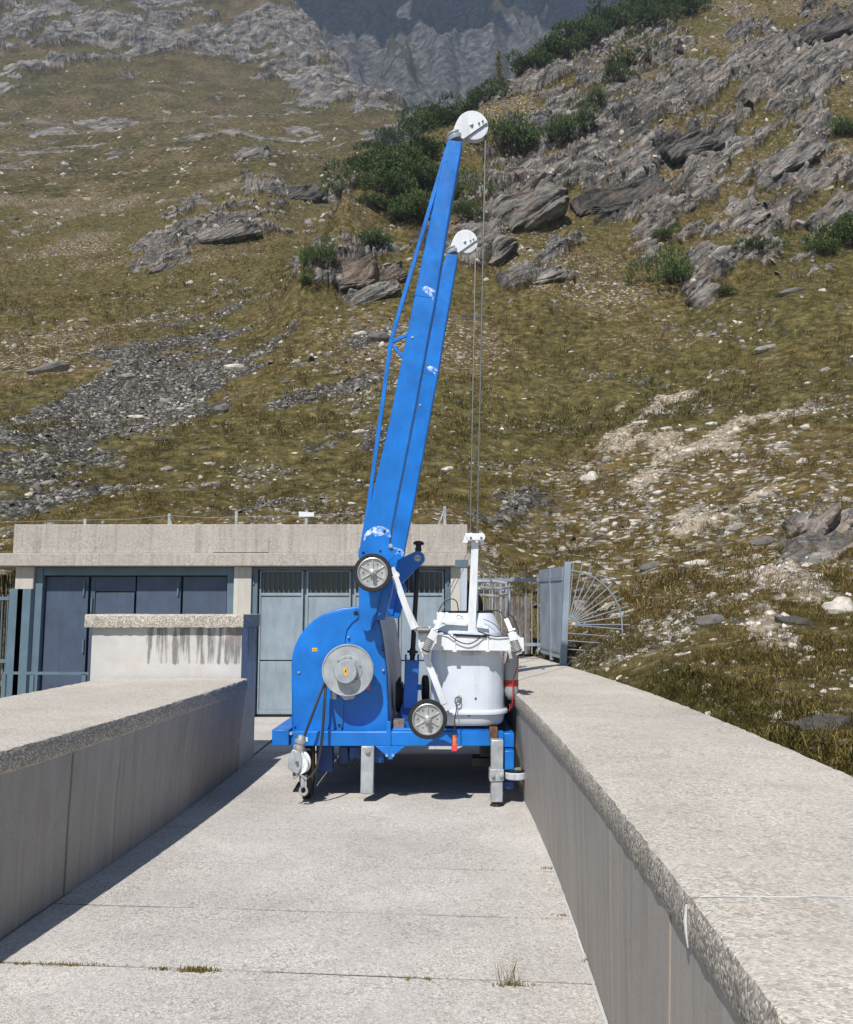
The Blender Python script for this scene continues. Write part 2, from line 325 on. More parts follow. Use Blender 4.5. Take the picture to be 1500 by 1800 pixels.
XR, XL, XCR, XCL, XRO = clampy(XR, 3.4, 8), clampy(XL, 4.4, 9.5), clampy(XCR, 1.6, 7.6), clampy(XCL, 4.4, 9), clampy(XRO, 4.5, 10.5)

def ellip(u, v, lst, soft=.35):
    m = np.zeros_like(u)
    for (cu, cv, a, b, ang, k) in lst:
        c, s_ = math.cos(math.radians(ang)), math.sin(math.radians(ang)); du, dv = u-cu, v-cv
        x, y = (du*c-dv*s_)/a, (du*s_+dv*c)/b
        m = np.maximum(m, k*(1-sm(1-soft, 1+soft, np.sqrt(x*x+y*y))))
    return m
# angle: image counter-clockwise (rising to the right is positive)
ROCKS = [(1150, 255, 340, 150, 28, .72), (960, 330, 160, 110, 35, .66), (1380, 330, 150, 120, 30, .55), (625, 470, 78, 45, 25, 1), (560, 480, 40, 28, 20, .9), (850, 420, 60, 60, 40, .8), (930, 345, 110, 60, 40, 1), (1090, 335, 110, 48, 15, 1), (1010, 270, 90, 40, 25, .8),
 (1060, 200, 150, 50, 25, .85), (990, 130, 150, 34, 28, .75), (1200, 150, 110, 70, 30, .95), (1330, 110, 110, 80, 30, .85), (1450, 60, 110, 80, 30, .9), (1390, 265, 120, 40, 32, .85),
 (1190, 390, 110, 26, 30, .75), (950, 475, 80, 24, 22, .85), (1240, 500, 60, 26, 52, .8), (1300, 375, 100, 30, 32, .8), (1450, 365, 80, 36, 32, .85), (1120, 300, 150, 40, 20, .8), (820, 330, 40, 60, 60, .7), (760, 420, 70, 40, 30, .6),
 (1440, 915, 75, 45, 10, .95), (445, 262, 45, 24, 15, 1), (380, 402, 110, 26, 14, .85), (520, 328, 85, 30, 5, .95), (290, 462, 60, 12, 18, .8), (330, 385, 60, 20, 25, .5), (600, 350, 30, 20, 20, .7), (1150, 100, 80, 30, 30, .6), (870, 250, 60, 40, 40, .5)]
DARKROCK_SHADE = [(1090, 350, 110, 36, 15, 1), (1210, 245, 70, 22, 20, 1), (1440, 35, 70, 30, 25, .9), (620, 450, 60, 40, 15, .55), (1120, 235, 50, 18, 15, .8), (1060, 400, 40, 20, 20, .9), (520, 335, 60, 20, 5, .5), (980, 270, 30, 30, 0, .6)]  # dark rock, with the overhang's black shadow painted in as colour
SCREE = [(185, 735, 275, 80, 33, 1), (60, 830, 140, 75, 15, 1), (330, 630, 110, 32, 20, .8), (520, 810, 110, 22, 22, .6), (640, 780, 70, 22, 25, .55), (590, 690, 120, 22, 15, .5), (460, 880, 130, 22, 8, .5), (940, 560, 60, 20, 30, .5), (970, 880, 110, 35, 8, .45), (760, 560, 130, 20, 20, .45)]
PALE = [(1170, 780, 150, 50, 5, 1), (1260, 850, 160, 45, -8, .8), (1340, 740, 180, 16, 18, .9), (1180, 880, 130, 30, -20, .6), (1420, 650, 90, 14, 25, .6), (1330, 1000, 120, 40, -20, .35), (1200, 960, 90, 20, -10, .4), (1400, 1150, 110, 30, -35, .45), (1340, 1080, 70, 18, -30, .4), (1130, 710, 90, 18, 8, .6)]
GREEN = [(1250, 620, 280, 50, 25, .9), (1000, 1000, 180, 60, 0, .6), (1350, 560, 200, 50, 25, .8), (1180, 1230, 320, 60, -25, .9), (980, 620, 120, 60, 40, .6)]

US = np.linspace(-420, 1990, 820); NY = 720
YS = np.exp(np.linspace(math.log(3.6), math.log(520), NY))
def base_grid():
    keys = sorted(COLS); prof = []
    for k in keys:
        yy = np.array([p[0] for p in COLS[k]], float); zz = CAMZ+yy*ratio([p[1] for p in COLS[k]])
        z = np.interp(np.log(YS), np.log(yy), zz); lo = YS < yy[0]; z[lo] = zz[0]-(yy[0]-YS[lo])*.3; prof.append(z)
    prof = np.array(prof)
    Z = np.array([np.interp(US, keys, prof[:, j]) for j in range(NY)])            # (NY, NU)
    def blur(a, n, ax):
        k = np.hanning(n+2)[1:-1]; k /= k.sum(); pw = [(0, 0), (0, 0)]; pw[ax] = (n//2, n//2); b = np.pad(a, pw, 'edge')
        return np.apply_along_axis(lambda r: np.convolve(r, k, 'valid'), ax, b)
    return blur(blur(Z, 9, 0), 23, 1)
ZB = base_grid()
YY = np.repeat(YS[:, None], len(US), 1)
# depth along the optical axis turns a column into x (mean row used once, so that columns stay straight lines on the plan)
XX = (US[None, :]-750)/F*(YY*math.cos(TH)+(ZB-CAMZ)*math.sin(TH))
UU, VV = proj(XX, YY, ZB)
nb = fbm(XX*.35, YY*.35, ZB*.35, 4, 3)
nb2 = fbm(XX*.09, YY*.09, ZB*.09, 4, 23)
far = sm(100, 300, YY)
ns = Vector((-.70, .25, .67)).normalized(); dst = Vector((.67, .3, .68)).normalized()
sB = XX*ns.x+YY*ns.y+ZB*ns.z; aB = XX*dst.x+YY*dst.y+ZB*dst.z
q1 = fbm(sB*.42, aB*.11, None, 4, 201, .6); q2 = fbm(sB*1.5, aB*.4, None, 3, 203, .6)
wob = (nb*.30+q1*.42+q2*.18)*(1-far)+nb2*.22
er = ellip(UU, VV, ROCKS, .95)*(YY < 150)
rock = sm(.34, .62, er*.95+wob*.7)*sm(.04, .2, er)
rock = np.maximum(rock, sm(.52, .78, nb2*.35+q1*.55)*sm(50, 75, YY)*(1-far)*.8*sm(300, 700, UU))
# distant slope: scattered bedrock, then the rock wall of the mountain
mask_m = sm(25, -45, VV-(135+25*np.sin(UU/90.)+.35*np.maximum(UU-380, 0)))*far
nf = fbm(sB*.06, aB*.018, None, 5, 205, .6); nf2 = fbm(XX*.11, YY*.11, ZB*.2, 4, 207, .6)
rockfar = sm(.14, .38, nf*.45+nf2*.42+.20*np.exp(-((VV-265)/75)**2)-.09)*far
rock = np.maximum(rock, np.maximum(rockfar*.95, sm(.30, .56, mask_m*.52+nf*.42+nf2*.30)*far))
dark = sm(.4, .75, ellip(UU, VV, DARKROCK_SHADE, .5)*(YY < 160)+wob*.5)
scree = sm(.34, .72, ellip(UU, VV, SCREE, .8)*(YY < 75)+wob*1.15-.06)*sm(.03, .2, ellip(UU, VV, SCREE, .9))*(YY < 85)
pale = sm(.36, .86, ellip(UU, VV, PALE, .8)*(YY < 40)*.85+wob*1.1)*sm(.03, .2, ellip(UU, VV, PALE, .9))*(YY < 50)
green = ellip(UU, VV, GREEN, .7)
tone = np.clip(.5+.38*fbm(XX*.11, YY*.11, None, 4, 211)+.18*nb2, 0, 1)
# relief
am = np.clip(YY/30, .25, 1)
Z = ZB+fbm(XX/9, YY/9, None, 3, 1)*.42*am+fbm(XX/2.3, YY/2.3, None, 3, 2)*.15*am+fbm(XX/.7, YY/.7, None, 2, 5)*.055*np.clip(am, .4, 1)
Z += far*(fbm(XX/55, YY/55, None, 4, 9)*3.2+fbm(XX/14, YY/14, None, 3, 8)*1.3)
Z += sm(30, 55, YY)*(1-far)*(fbm(XX/16, YY/16, None, 4, 12)*.9)
# layered bedrock
s0 = XX*ns.x+YY*ns.y+Z*ns.z
def saw(s): f = s-np.floor(s); return np.where(f < .78, f/.78, (1-f)/.22)
aS = XX*dst.x+YY*dst.y+Z*dst.z
wv = fbm(s0*.16, aS*.06, None, 3, 41)
st = saw(s0/3.1+wv*1.1)*.8+saw(s0/1.15+wv*1.6+.3)*.38+saw(s0/.5+wv*2.5)*.07
blk = np.abs(fbm(s0*.5, aS*.13, None, 4, 61))
rid = 1-np.abs(fbm(XX/46, YY/60, Z/46, 4, 63, .55)); rid2 = 1-np.abs(fbm(XX/13, YY/17, Z/13, 4, 64, .6))
stm = rid*8+rid2*2.6+saw(s0/9+nb2*2.5)*.8-6
disp = rock*np.where(far > .5, stm*(.25+.75*mask_m), (st*.95+blk*.9-.3)*np.clip(YY/60, .45, 1.3))
disp += scree*np.abs(fbm(XX*1.7, YY*1.7, None, 3, 71))*.16+pale*np.abs(fbm(XX*3, YY*3, None, 2, 72))*.06
under = dark*rock*(YY < 160)
disp -= under*1.3
XX2 = XX+disp*-.05; YY2 = YY-disp*.55; Z2 = Z+disp*.75
# keep the ground below the dam crest and the valve house
inside = (XX2 > XL(YY2)-6.) & (XX2 < XRO(YY2)+.02) & (YY2 < 14.2)
edge = np.clip((XX2-XRO(YY2))/1.2, 0, 1); near = (YY2 < 15) & (XX2 > 0)
Z2 = np.where(near & (edge < 1) & ~inside, np.minimum(Z2, CT-.03+edge*.8+fbm(XX*2, YY*2, None, 2, 77)*.03), Z2)
Z2 = np.where(inside, np.minimum(Z2, -.6), Z2)
Z2 = np.where((XX2 > -8.2) & (XX2 < .85) & (YY2 < 18.2), np.minimum(Z2, -.6), Z2)
NU = len(US)
idx = np.arange(NY*NU).reshape(NY, NU)
quads = np.stack([idx[:-1, :-1], idx[:-1, 1:], idx[1:, 1:], idx[1:, :-1]], -1).reshape(-1, 4)
PV = np.stack([XX2, YY2, Z2], -1)

def rock_nodes(g, p, scale=1.0, iso=False):
    """layered schist: returns colour and height"""
    n = tuple(ns); d2 = ns.cross(dst)
    s = g.dot(p, n); a = g.dot(p, tuple(dst)); b = g.dot(p, tuple(d2))
    w = g.noise(p, .6/scale, 1)
    sv = g.comb(g.ma('ADD', g.ma('MULTIPLY', s, 2.1/scale), g.ma('MULTIPLY', w, 1.2)), g.ma('MULTIPLY', a, .20/scale), g.ma('MULTIPLY', b, .4/scale))
    if iso: sv = g.comb(g.ma('MULTIPLY', s, 1.0/scale), g.ma('MULTIPLY', a, .45/scale), g.ma('MULTIPLY', b, .6/scale))
    lay = g.noise(sv, 1.0, 5, .7); fine = g.noise(p, 3.2/scale, 4, .72)
    c = g.ramp(lay, [(.34, S(32, 31, 31)), (.42, S(74, 72, 69)), (.53, S(120, 116, 110)), (.63, S(156, 151, 143)), (.72, S(206, 200, 192))])
    c = g.mix(g.ma('MULTIPLY', g.ramp(w, [(.42, 0.), (.66, 1.)]), .6), c, g.ramp(lay, [(.3, S(70, 58, 52)), (.7, S(164, 146, 130))]))
    c = g.mix(g.ma('MULTIPLY', g.ramp(fine, [(.56, 0.), (.70, 1.)]), .45), c, S(196, 191, 182))
    c = g.mix(g.ma('MULTIPLY', g.ramp(fine, [(.30, 1.), (.44, 0.)]), .6), c, S(52, 54, 50))
    return c, g.ma('ADD', lay, g.ma('MULTIPLY', fine, .7)), fine
def terrain_mat(name, farm=False, mult=None):
    g = N(name); p = g.pos(); k = 2.6 if farm else 1.0
    rc, rh, n3 = rock_nodes(g, p, 3.6 if farm else 1.0, farm)
    n2 = g.noise(p, 2.2/k, 5, .72); n1 = g.attr('tone')
    gr = g.ramp(n2, [(.25, S(36, 31, 18)), (.42, S(69, 63, 36)), (.56, S(99, 90, 53)), (.74, S(140, 127, 82))])
    gr = g.mix(g.ramp(n1, [(.35, 0.), (.75, .9)]), gr, g.ramp(n2, [(.25, S(43, 34, 19)), (.5, S(95, 80, 46)), (.75, S(140, 120, 78))]))
    gr = g.mix(g.ma('MULTIPLY', g.attr('green'), .5), gr, g.ramp(n2, [(.25, S(38, 37, 18)), (.5, S(82, 77, 40)), (.75, S(124, 114, 66))]))
    gr = g.mix(g.ma('MULTIPLY', g.ramp(n3, [(.30, 1.), (.47, 0.)]), .65), gr, S(36, 32, 20))
    cr = g.n('ShaderNodeTexVoronoi'); g.put(g.mp(p, (1, 1, 1.8)), cr.inputs['Vector']); cr.inputs['Scale'].default_value = 6.5/k
    cc = g.sep(cr.outputs['Color'])
    # stony crumbs in the turf
    stony = g.ma('MULTIPLY', g.ramp(g.ma('ADD', n1, g.ma('MULTIPLY', n2, .5)), [(.80, 0.), (1.0, 1.)]), g.ramp(cc[1], [(.72, 0.), (.78, 1.)]))
    gr = g.mix(g.ma('MULTIPLY', stony, .35 if farm else .85), gr, g.ramp(cc[0], [(0, S(76, 72, 66)), (.5, S(140, 134, 124)), (1, S(204, 198, 188))]))
    if farm:
        col = g.mix(g.ramp(g.noise(p, .09, 4, .65), [(.45, 0.), (.62, .7)]), gr, g.mix(.5, gr, S(70, 62, 44), 'MULTIPLY'))
    else:
        scc = g.ramp(cc[0], [(0, S(50, 47, 43)), (.45, S(90, 87, 81)), (.8, S(124, 120, 112)), (1, S(178, 174, 166))])
        scc = g.mix(g.ramp(cr.outputs['Distance'], [(.25, 0.), (.6, .8)]), scc, S(42, 42, 40))
        sf = g.ramp(g.ma('ADD', g.attr('scree'), g.ma('MULTIPLY', g.ma('SUBTRACT', n2, .5), 2.4)), [(.50, 0.), (.80, 1.)])
        col = g.mix(sf, gr, scc)
        pc = g.ramp(n3, [(.3, S(104, 89, 70)), (.5, S(152, 136, 114)), (.7, S(200, 188, 170))])
        pf = g.ramp(g.ma('ADD', g.attr('pale'), g.ma('MULTIPLY', g.ma('SUBTRACT', n2, .5), 2.0)), [(.42, 0.), (.72, 1.)])
        col = g.mix(pf, col, pc)
    rf = g.ramp(g.ma('ADD', g.attr('rock'), g.ma('MULTIPLY', g.ma('SUBTRACT', n2, .5), 1.3)), [(.38, 0.), (.54, 1.)])
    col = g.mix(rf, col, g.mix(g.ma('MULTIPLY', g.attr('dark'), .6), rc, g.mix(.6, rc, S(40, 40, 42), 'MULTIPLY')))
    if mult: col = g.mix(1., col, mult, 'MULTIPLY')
    h = g.ma('ADD', g.ma('MULTIPLY', rh, g.attr('rock')), g.ma('MULTIPLY', n2, .6))
    return g.fin(col, .92, 0, g.bump(h, .7 if farm else .25, 1.0), .15)
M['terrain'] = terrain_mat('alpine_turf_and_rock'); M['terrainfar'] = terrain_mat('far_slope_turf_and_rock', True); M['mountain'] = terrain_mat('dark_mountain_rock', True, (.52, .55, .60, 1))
# two sheets: near hillside and far slope share one survey
JS = int(np.searchsorted(YS, 150))
def sub(name, j0, j1, mat):
    v = PV[j0:j1].reshape(-1, 3); i2 = np.arange((j1-j0)*NU).reshape(j1-j0, NU)
    q = np.stack([i2[:-1, :-1], i2[:-1, 1:], i2[1:, 1:], i2[1:, :-1]], -1).reshape(-1, 4)
    at_ = {n: a[j0:j1].ravel() for n, a in (('rock', rock), ('scree', scree), ('pale', pale), ('dark', dark), ('green', green), ('tone', tone))}
    o = finish(npmesh(name, v, q, at_), name, mat, None, 0, 180, kind='structure')
    o.data.polygons.foreach_set('use_smooth', (rock[j0:j1].ravel()[q].mean(1) < .35)); return o
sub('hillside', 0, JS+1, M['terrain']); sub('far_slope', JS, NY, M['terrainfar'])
# far mountain under cloud
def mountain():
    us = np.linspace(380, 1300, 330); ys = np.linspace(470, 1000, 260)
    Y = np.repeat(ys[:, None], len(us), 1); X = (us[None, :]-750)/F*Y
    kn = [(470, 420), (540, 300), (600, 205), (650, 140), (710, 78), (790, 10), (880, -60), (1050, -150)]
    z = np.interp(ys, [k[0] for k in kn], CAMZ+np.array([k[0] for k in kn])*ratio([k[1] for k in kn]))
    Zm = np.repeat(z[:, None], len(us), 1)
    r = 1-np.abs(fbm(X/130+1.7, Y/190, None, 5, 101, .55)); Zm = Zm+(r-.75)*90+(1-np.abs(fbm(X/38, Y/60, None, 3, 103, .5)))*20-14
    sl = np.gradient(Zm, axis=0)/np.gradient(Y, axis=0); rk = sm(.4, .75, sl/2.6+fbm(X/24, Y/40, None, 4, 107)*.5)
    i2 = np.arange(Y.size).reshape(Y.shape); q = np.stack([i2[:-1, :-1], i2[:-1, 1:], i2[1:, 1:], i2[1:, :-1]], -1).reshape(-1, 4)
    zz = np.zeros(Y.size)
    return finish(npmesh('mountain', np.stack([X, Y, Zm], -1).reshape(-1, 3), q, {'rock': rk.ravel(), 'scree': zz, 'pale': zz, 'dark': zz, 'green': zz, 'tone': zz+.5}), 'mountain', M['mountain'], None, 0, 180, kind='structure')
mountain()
# first ground point met by the sight line through a photo point
UG, VG = proj(XX2, YY2, Z2)
def hit(u, v):
    j = int(np.clip(round((u-US[0])/(US[1]-US[0])), 0, NU-1))
    col = VG[:, j]; ok = np.where((col <= v) & (YS > 4))[0]
    if not len(ok):
        i = int(np.argmin(np.where((YS > 4) & (YS < 150), col, 1e9))); return Vector(PV[i, j])
    i = ok[0]; i0 = max(i-1, 0); t = 0 if i0 == i else (col[i0]-v)/(col[i0]-col[i]+1e-9); t = min(max(t, 0), 1)
    return Vector(PV[i0, j]*(1-t)+PV[i, j]*t)
def ground_z(x, y):
    i = int(np.clip(np.searchsorted(YS, y), 1, NY-1)); u = 750+F*x/(y*math.cos(TH)+(ZB[i, NU//2]-CAMZ)*math.sin(TH))
    j = int(np.clip(round((u-US[0])/(US[1]-US[0])), 0, NU-1)); return float(Z2[i, j])
# ---------------------------------------------------------------- cloud high over the mountain (out of frame; it shades the far face)
def unseen_cloud():
    g = N('unseen_cloud_white'); m = g.fin((.8, .8, .8, 1), 1.0); mb = MB(); vs = []; fs = []
    import bmesh
    bm = bmesh.new()
    for i in range(34):
        c = Vector((random.uniform(-330, 300), random.uniform(320, 780), 0)); r = random.uniform(42, 90)
        c.z = 1010+random.uniform(0, 60); r_ = bmesh.ops.create_icosphere(bm, subdivisions=3, radius=r, matrix=Matrix.Translation(c))
        for v in r_['verts']:
            d = v.co-c; v.co = c+Vector((d.x, d.y, d.z*(.75 if d.z > 0 else .3)))*(1+.22*math.sin(v.co.x*.07+i)*math.sin(v.co.y*.06)+.1*math.sin(v.co.z*.11+v.co.x*.13))
    me = bpy.data.meshes.new('unseen_cloud'); bm.to_mesh(me); bm.free()
    return finish(me, 'unseen_cloud', m, None, 0, 180, kind='structure')
unseen_cloud()
# ---------------------------------------------------------------- grass, loose stones
e1 = PV[:-1, 1:]-PV[:-1, :-1]; e2 = PV[1:, :-1]-PV[:-1, :-1]
CA = np.linalg.norm(np.cross(e1, e2), axis=-1)
NRM = np.cross(e1, e2); NRM /= np.linalg.norm(NRM, axis=-1, keepdims=True)+1e-9
cu, cv, cy = UG[:-1, :-1], VG[:-1, :-1], YY[:-1, :-1]
INF = (cu > -70) & (cu < 1570) & (cv < 1380) & (cv > -40) & (Z2[:-1, :-1] > -.3) & (Z2[1:, 1:] > -.3) & (Z2[:-1, 1:] > -.3) & (Z2[1:, :-1] > -.3)
runmin = np.minimum.accumulate(VG, 0)[:-1, :-1]; INF &= (cv < runmin+14)         # only ground that can be seen
HIDB = (cu > 20) & (cu < 815) & (cv > 930)
INF &= ~HIDB
mr, msc, mp_, mg = (a[:-1, :-1] for a in (rock, scree, pale, green))
def scatter(n, w):
    w = (w*CA*INF).ravel(); c = np.cumsum(w); k = np.searchsorted(c, RNG.random(n)*c[-1]); i, j = np.unravel_index(k, CA.shape)
    a, b = RNG.random((n, 1)), RNG.random((n, 1))
    return (PV[i, j]*(1-a)+PV[i, j+1]*a)*(1-b)+(PV[i+1, j]*(1-a)+PV[i+1, j+1]*a)*b, NRM[i, j], i, j
def grass(zones):
    V = []; T = []; H = []
    for n, y0, y1, ln, wd, bl, spread in zones:
        band = sm(y0*.9, y0*1.1, cy)*(1-sm(y1*.9, y1*1.1, cy))
        clump = sm(-.35, .35, fbm(PV[:-1, :-1, 0]*.9, PV[:-1, :-1, 1]*.9, None, 3, 301)*.8+.1)
        p, nr, i, j = scatter(n, band*(1-.95*mr)*(1-.5*msc)*(1-.8*mp_)*(.15+clump)/cy**1.1)
        sz = ln*(.45+RNG.random((n, 1))**1.5*.95); tint = np.clip(RNG.normal(.45, .2, (n, 1))+.35*(tone[i, j][:, None]-.5)-.3*mg[i, j][:, None], 0, 1)
        q = np.repeat(p[:, None], bl, 1)+RNG.normal(0, 1, (n, bl, 3))*np.array([1, 1, .15])*spread*sz[:, None]
        d = RNG.normal(0, .55, (n, bl, 3)); d[..., 2] = 1.0; d[..., 1] -= .55; d /= np.linalg.norm(d, axis=-1, keepdims=True)
        L = sz[:, None]*(.5+.7*RNG.random((n, bl, 1)))
        sd = np.stack([np.cos(a := RNG.random((n, bl))*6.28), np.sin(a)*.5, 0*a], -1)*wd*sz[:, None]
        mid = q+d*L*.6; tip = q+d*L; tip[..., 2] -= L[..., 0]*.28; tip[..., 1] -= L[..., 0]*.12
        V.append(np.stack([q-sd, mid+sd*.8, tip, mid-sd*.8], 2).reshape(-1, 3))
        T.append(np.repeat(tint, bl*4, 1).ravel()+RNG.normal(0, .05, n*bl*4)); H.append(np.tile([0, .6, 1, .6], n*bl))
    V = np.concatenate(V); f = np.arange(len(V)).reshape(-1, 4)
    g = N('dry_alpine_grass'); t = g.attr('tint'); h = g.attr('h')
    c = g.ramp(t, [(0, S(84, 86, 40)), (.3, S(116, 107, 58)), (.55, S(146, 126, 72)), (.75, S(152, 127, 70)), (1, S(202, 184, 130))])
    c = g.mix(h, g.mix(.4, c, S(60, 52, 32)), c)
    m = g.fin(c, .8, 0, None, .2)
    finish(npmesh('grass', V, f, {'tint': np.concatenate(T), 'h': np.concatenate(H)}), 'grass', m, None, 0, 0, kind='stuff', label='short dry olive grass tufts covering the hillside', cat='grass')
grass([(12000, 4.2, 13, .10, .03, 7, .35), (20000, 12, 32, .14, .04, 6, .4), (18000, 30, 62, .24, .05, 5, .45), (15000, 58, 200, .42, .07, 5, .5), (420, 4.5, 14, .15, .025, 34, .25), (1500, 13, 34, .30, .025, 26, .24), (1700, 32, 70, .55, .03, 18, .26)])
def stones_stuff():
    V = []; T = []
    z = lambda y0, y1: sm(y0*.9, y0*1.1, cy)*(1-sm(y1*.9, y1*1.1, cy))
    patch = sm(.25, .62, fbm(PV[:-1, :-1, 0]*.35, PV[:-1, :-1, 1]*.35, None, 4, 331))
    for n, wt, s0_, s1_, tn in ((6800, (msc**1.2)*z(15, 80)/cy**.5, .07, .32, .30), (4200, mp_*z(5, 45)/cy, .03, .16, .66), (3600, (.07+patch)*z(4.5, 18)*(1-mr)/cy, .02, .10, .6),
                                (6500, (.07+patch)*z(14, 40)*(1-mr)/cy, .05, .24, .46), (4200, (.05+patch)*z(36, 110)*(1-mr)/cy, .12, .5, .46), (2500, mr*z(30, 120)/cy, .15, .5, .45), (420, mr*z(35, 120)/cy, .5, 1.3, .4), (2200, (.02+patch)*z(105, 330)*(1-.6*mr)/cy, .35, 1.5, .52)):
        p, nr, i, j = scatter(n, wt); s = (s0_+(s1_-s0_)*RNG.random(n)**3)[:, None]
        x = RNG.normal(0, 1, (n, 3)); up = nr+RNG.normal(0, .35, (n, 3)); up /= np.linalg.norm(up, axis=1, keepdims=True)
        x = np.cross(x, up); x /= np.linalg.norm(x, axis=1, keepdims=True)+1e-9; y = np.cross(up, x)
        asp = .4+.45*RNG.random((n, 1)); th = .1+.28*RNG.random((n, 1))
        C = []
        for k in range(6):
            a = k*math.pi/3; rr = .7+.5*RNG.random((n, 1)); C.append(x*math.cos(a)*s*rr*.6+y*math.sin(a)*s*rr*asp*.6)
        lo = [p+c-up*s*th*.5 for c in C]; hi = [p+c*(.7+.25*RNG.random((n, 1)))+up*s*th*(.35+.4*RNG.random((n, 1))) for c in C]
        V.append(np.stack(lo+hi, 1).reshape(-1, 3)); T.append(np.repeat(np.clip(RNG.normal(tn, .22, n), 0, 1), 12))
    V = np.concatenate(V); n = len(V)//12; b = (np.arange(n)*12)[:, None]
    f4 = np.concatenate([b+np.array([[k, (k+1) % 6, (k+1) % 6+6, k+6]]) for k in range(6)]+[b+np.array([[6, 7, 8, 9]]), b+np.array([[6, 9, 10, 11]])])
    return finish(npmesh('loose_stones', V, f4, {'tint': np.concatenate(T)}), 'loose_stones', M['stone'], None, 0, 0, kind='stuff', label='small slate chips and stones strewn over the hillside', cat='stones')
def stone_mat():
    g = N('slate_stone'); p = g.pos(); t = g.attr('tint'); n = g.noise(p, 6, 4, .65)
    c = g.ramp(t, [(0, S(58, 57, 54)), (.3, S(102, 99, 94)), (.55, S(142, 137, 128)), (.8, S(196, 188, 174)), (1, S(224, 218, 208))])
    c = g.mix(g.ramp(n, [(.35, .45), (.6, 0.)]), c, S(70, 66, 56))
    return g.fin(c, .85, 0, g.bump(n, .02), .25)
M['stone'] = stone_mat(); stones_stuff()
# individual stones
def stone_mesh(name, seed, tint, asp, th):
    import bmesh
    r = random.Random(seed); bm = bmesh.new(); n = 9
    lo, mid, hi = [], [], []
    for k in range(n):
        a = 2*math.pi*k/n+r.uniform(-.2, .2); rr = r.uniform(.36, .55); x, y = math.cos(a)*rr, math.sin(a)*rr*asp
        lo.append(bm.verts.new((x*.95, y*.95, -th*.6))); mid.append(bm.verts.new((x, y, th*r.uniform(.1, .35)))); q = r.uniform(.6, .86); hi.append(bm.verts.new((x*q, y*q, th*r.uniform(.5, .8)+x*th*.5)))
    for k in range(n):
        k2 = (k+1) % n; bm.faces.new((lo[k], lo[k2], mid[k2], mid[k])); bm.faces.new((mid[k], mid[k2], hi[k2], hi[k]))
    c = bm.verts.new((r.uniform(-.1, .1), r.uniform(-.1, .1)*asp, th*.75))
    for k in range(n): bm.faces.new((hi[k], hi[(k+1) % n], c))
    bmesh.ops.recalc_face_normals(bm, faces=bm.faces)
    me = bpy.data.meshes.new(name); bm.to_mesh(me); bm.free()
    a = me.attributes.new('tint', 'FLOAT', 'POINT'); a.data.foreach_set('value', [tint+r.uniform(-.06, .06) for _ in me.vertices]); me.materials.append(M['stone']); return me
SM = {(k, t): stone_mesh('stone', 10*k+t, (.12, .36, .58, .86)[t], (.75, .55, .4, .9)[k], (.16, .22, .14, .4)[k]) for k in range(4) for t in range(4)}
def nrm_at(u, v):
    a, b, c = hit(u-6, v), hit(u+6, v), hit(u, v-6)
    if None in (a, b, c): return Vector((0, -.5, .85))
    n = (b-a).cross(c-a); n = n.normalized() if n.length > 1e-6 else Vector((0, -.5, .85))
    return n if n.z > .25 else Vector((0, -.6, .8))
USED = []
def stone(u, v, wpx, kind, tn, label, group=None, tilt=0, stretch=1, lift=.1):
    p = hit(u, v+2)
    if p is None or p.y > 140: return
    s = wpx/F*p.y*1.02; n = (nrm_at(u, v)*.6+Vector((0, -.25, .6))).normalized()
    o = bpy.data.objects.new('stone', SM[(kind, tn)]); COL.objects.link(o)
    x = Vector((math.cos(math.radians(tilt)), 0, math.sin(math.radians(tilt)))); x = (x-n*x.dot(n)).normalized(); y = n.cross(x)
    R = Matrix((x, y, n)).transposed().to_4x4(); o.matrix_world = Matrix.Translation(p+n*s*lift*.3) @ R @ Matrix.Diagonal((s, s*stretch, s*stretch, 1)); USED.append((u, v, wpx))
    return tag(o, label, 'stone', group)
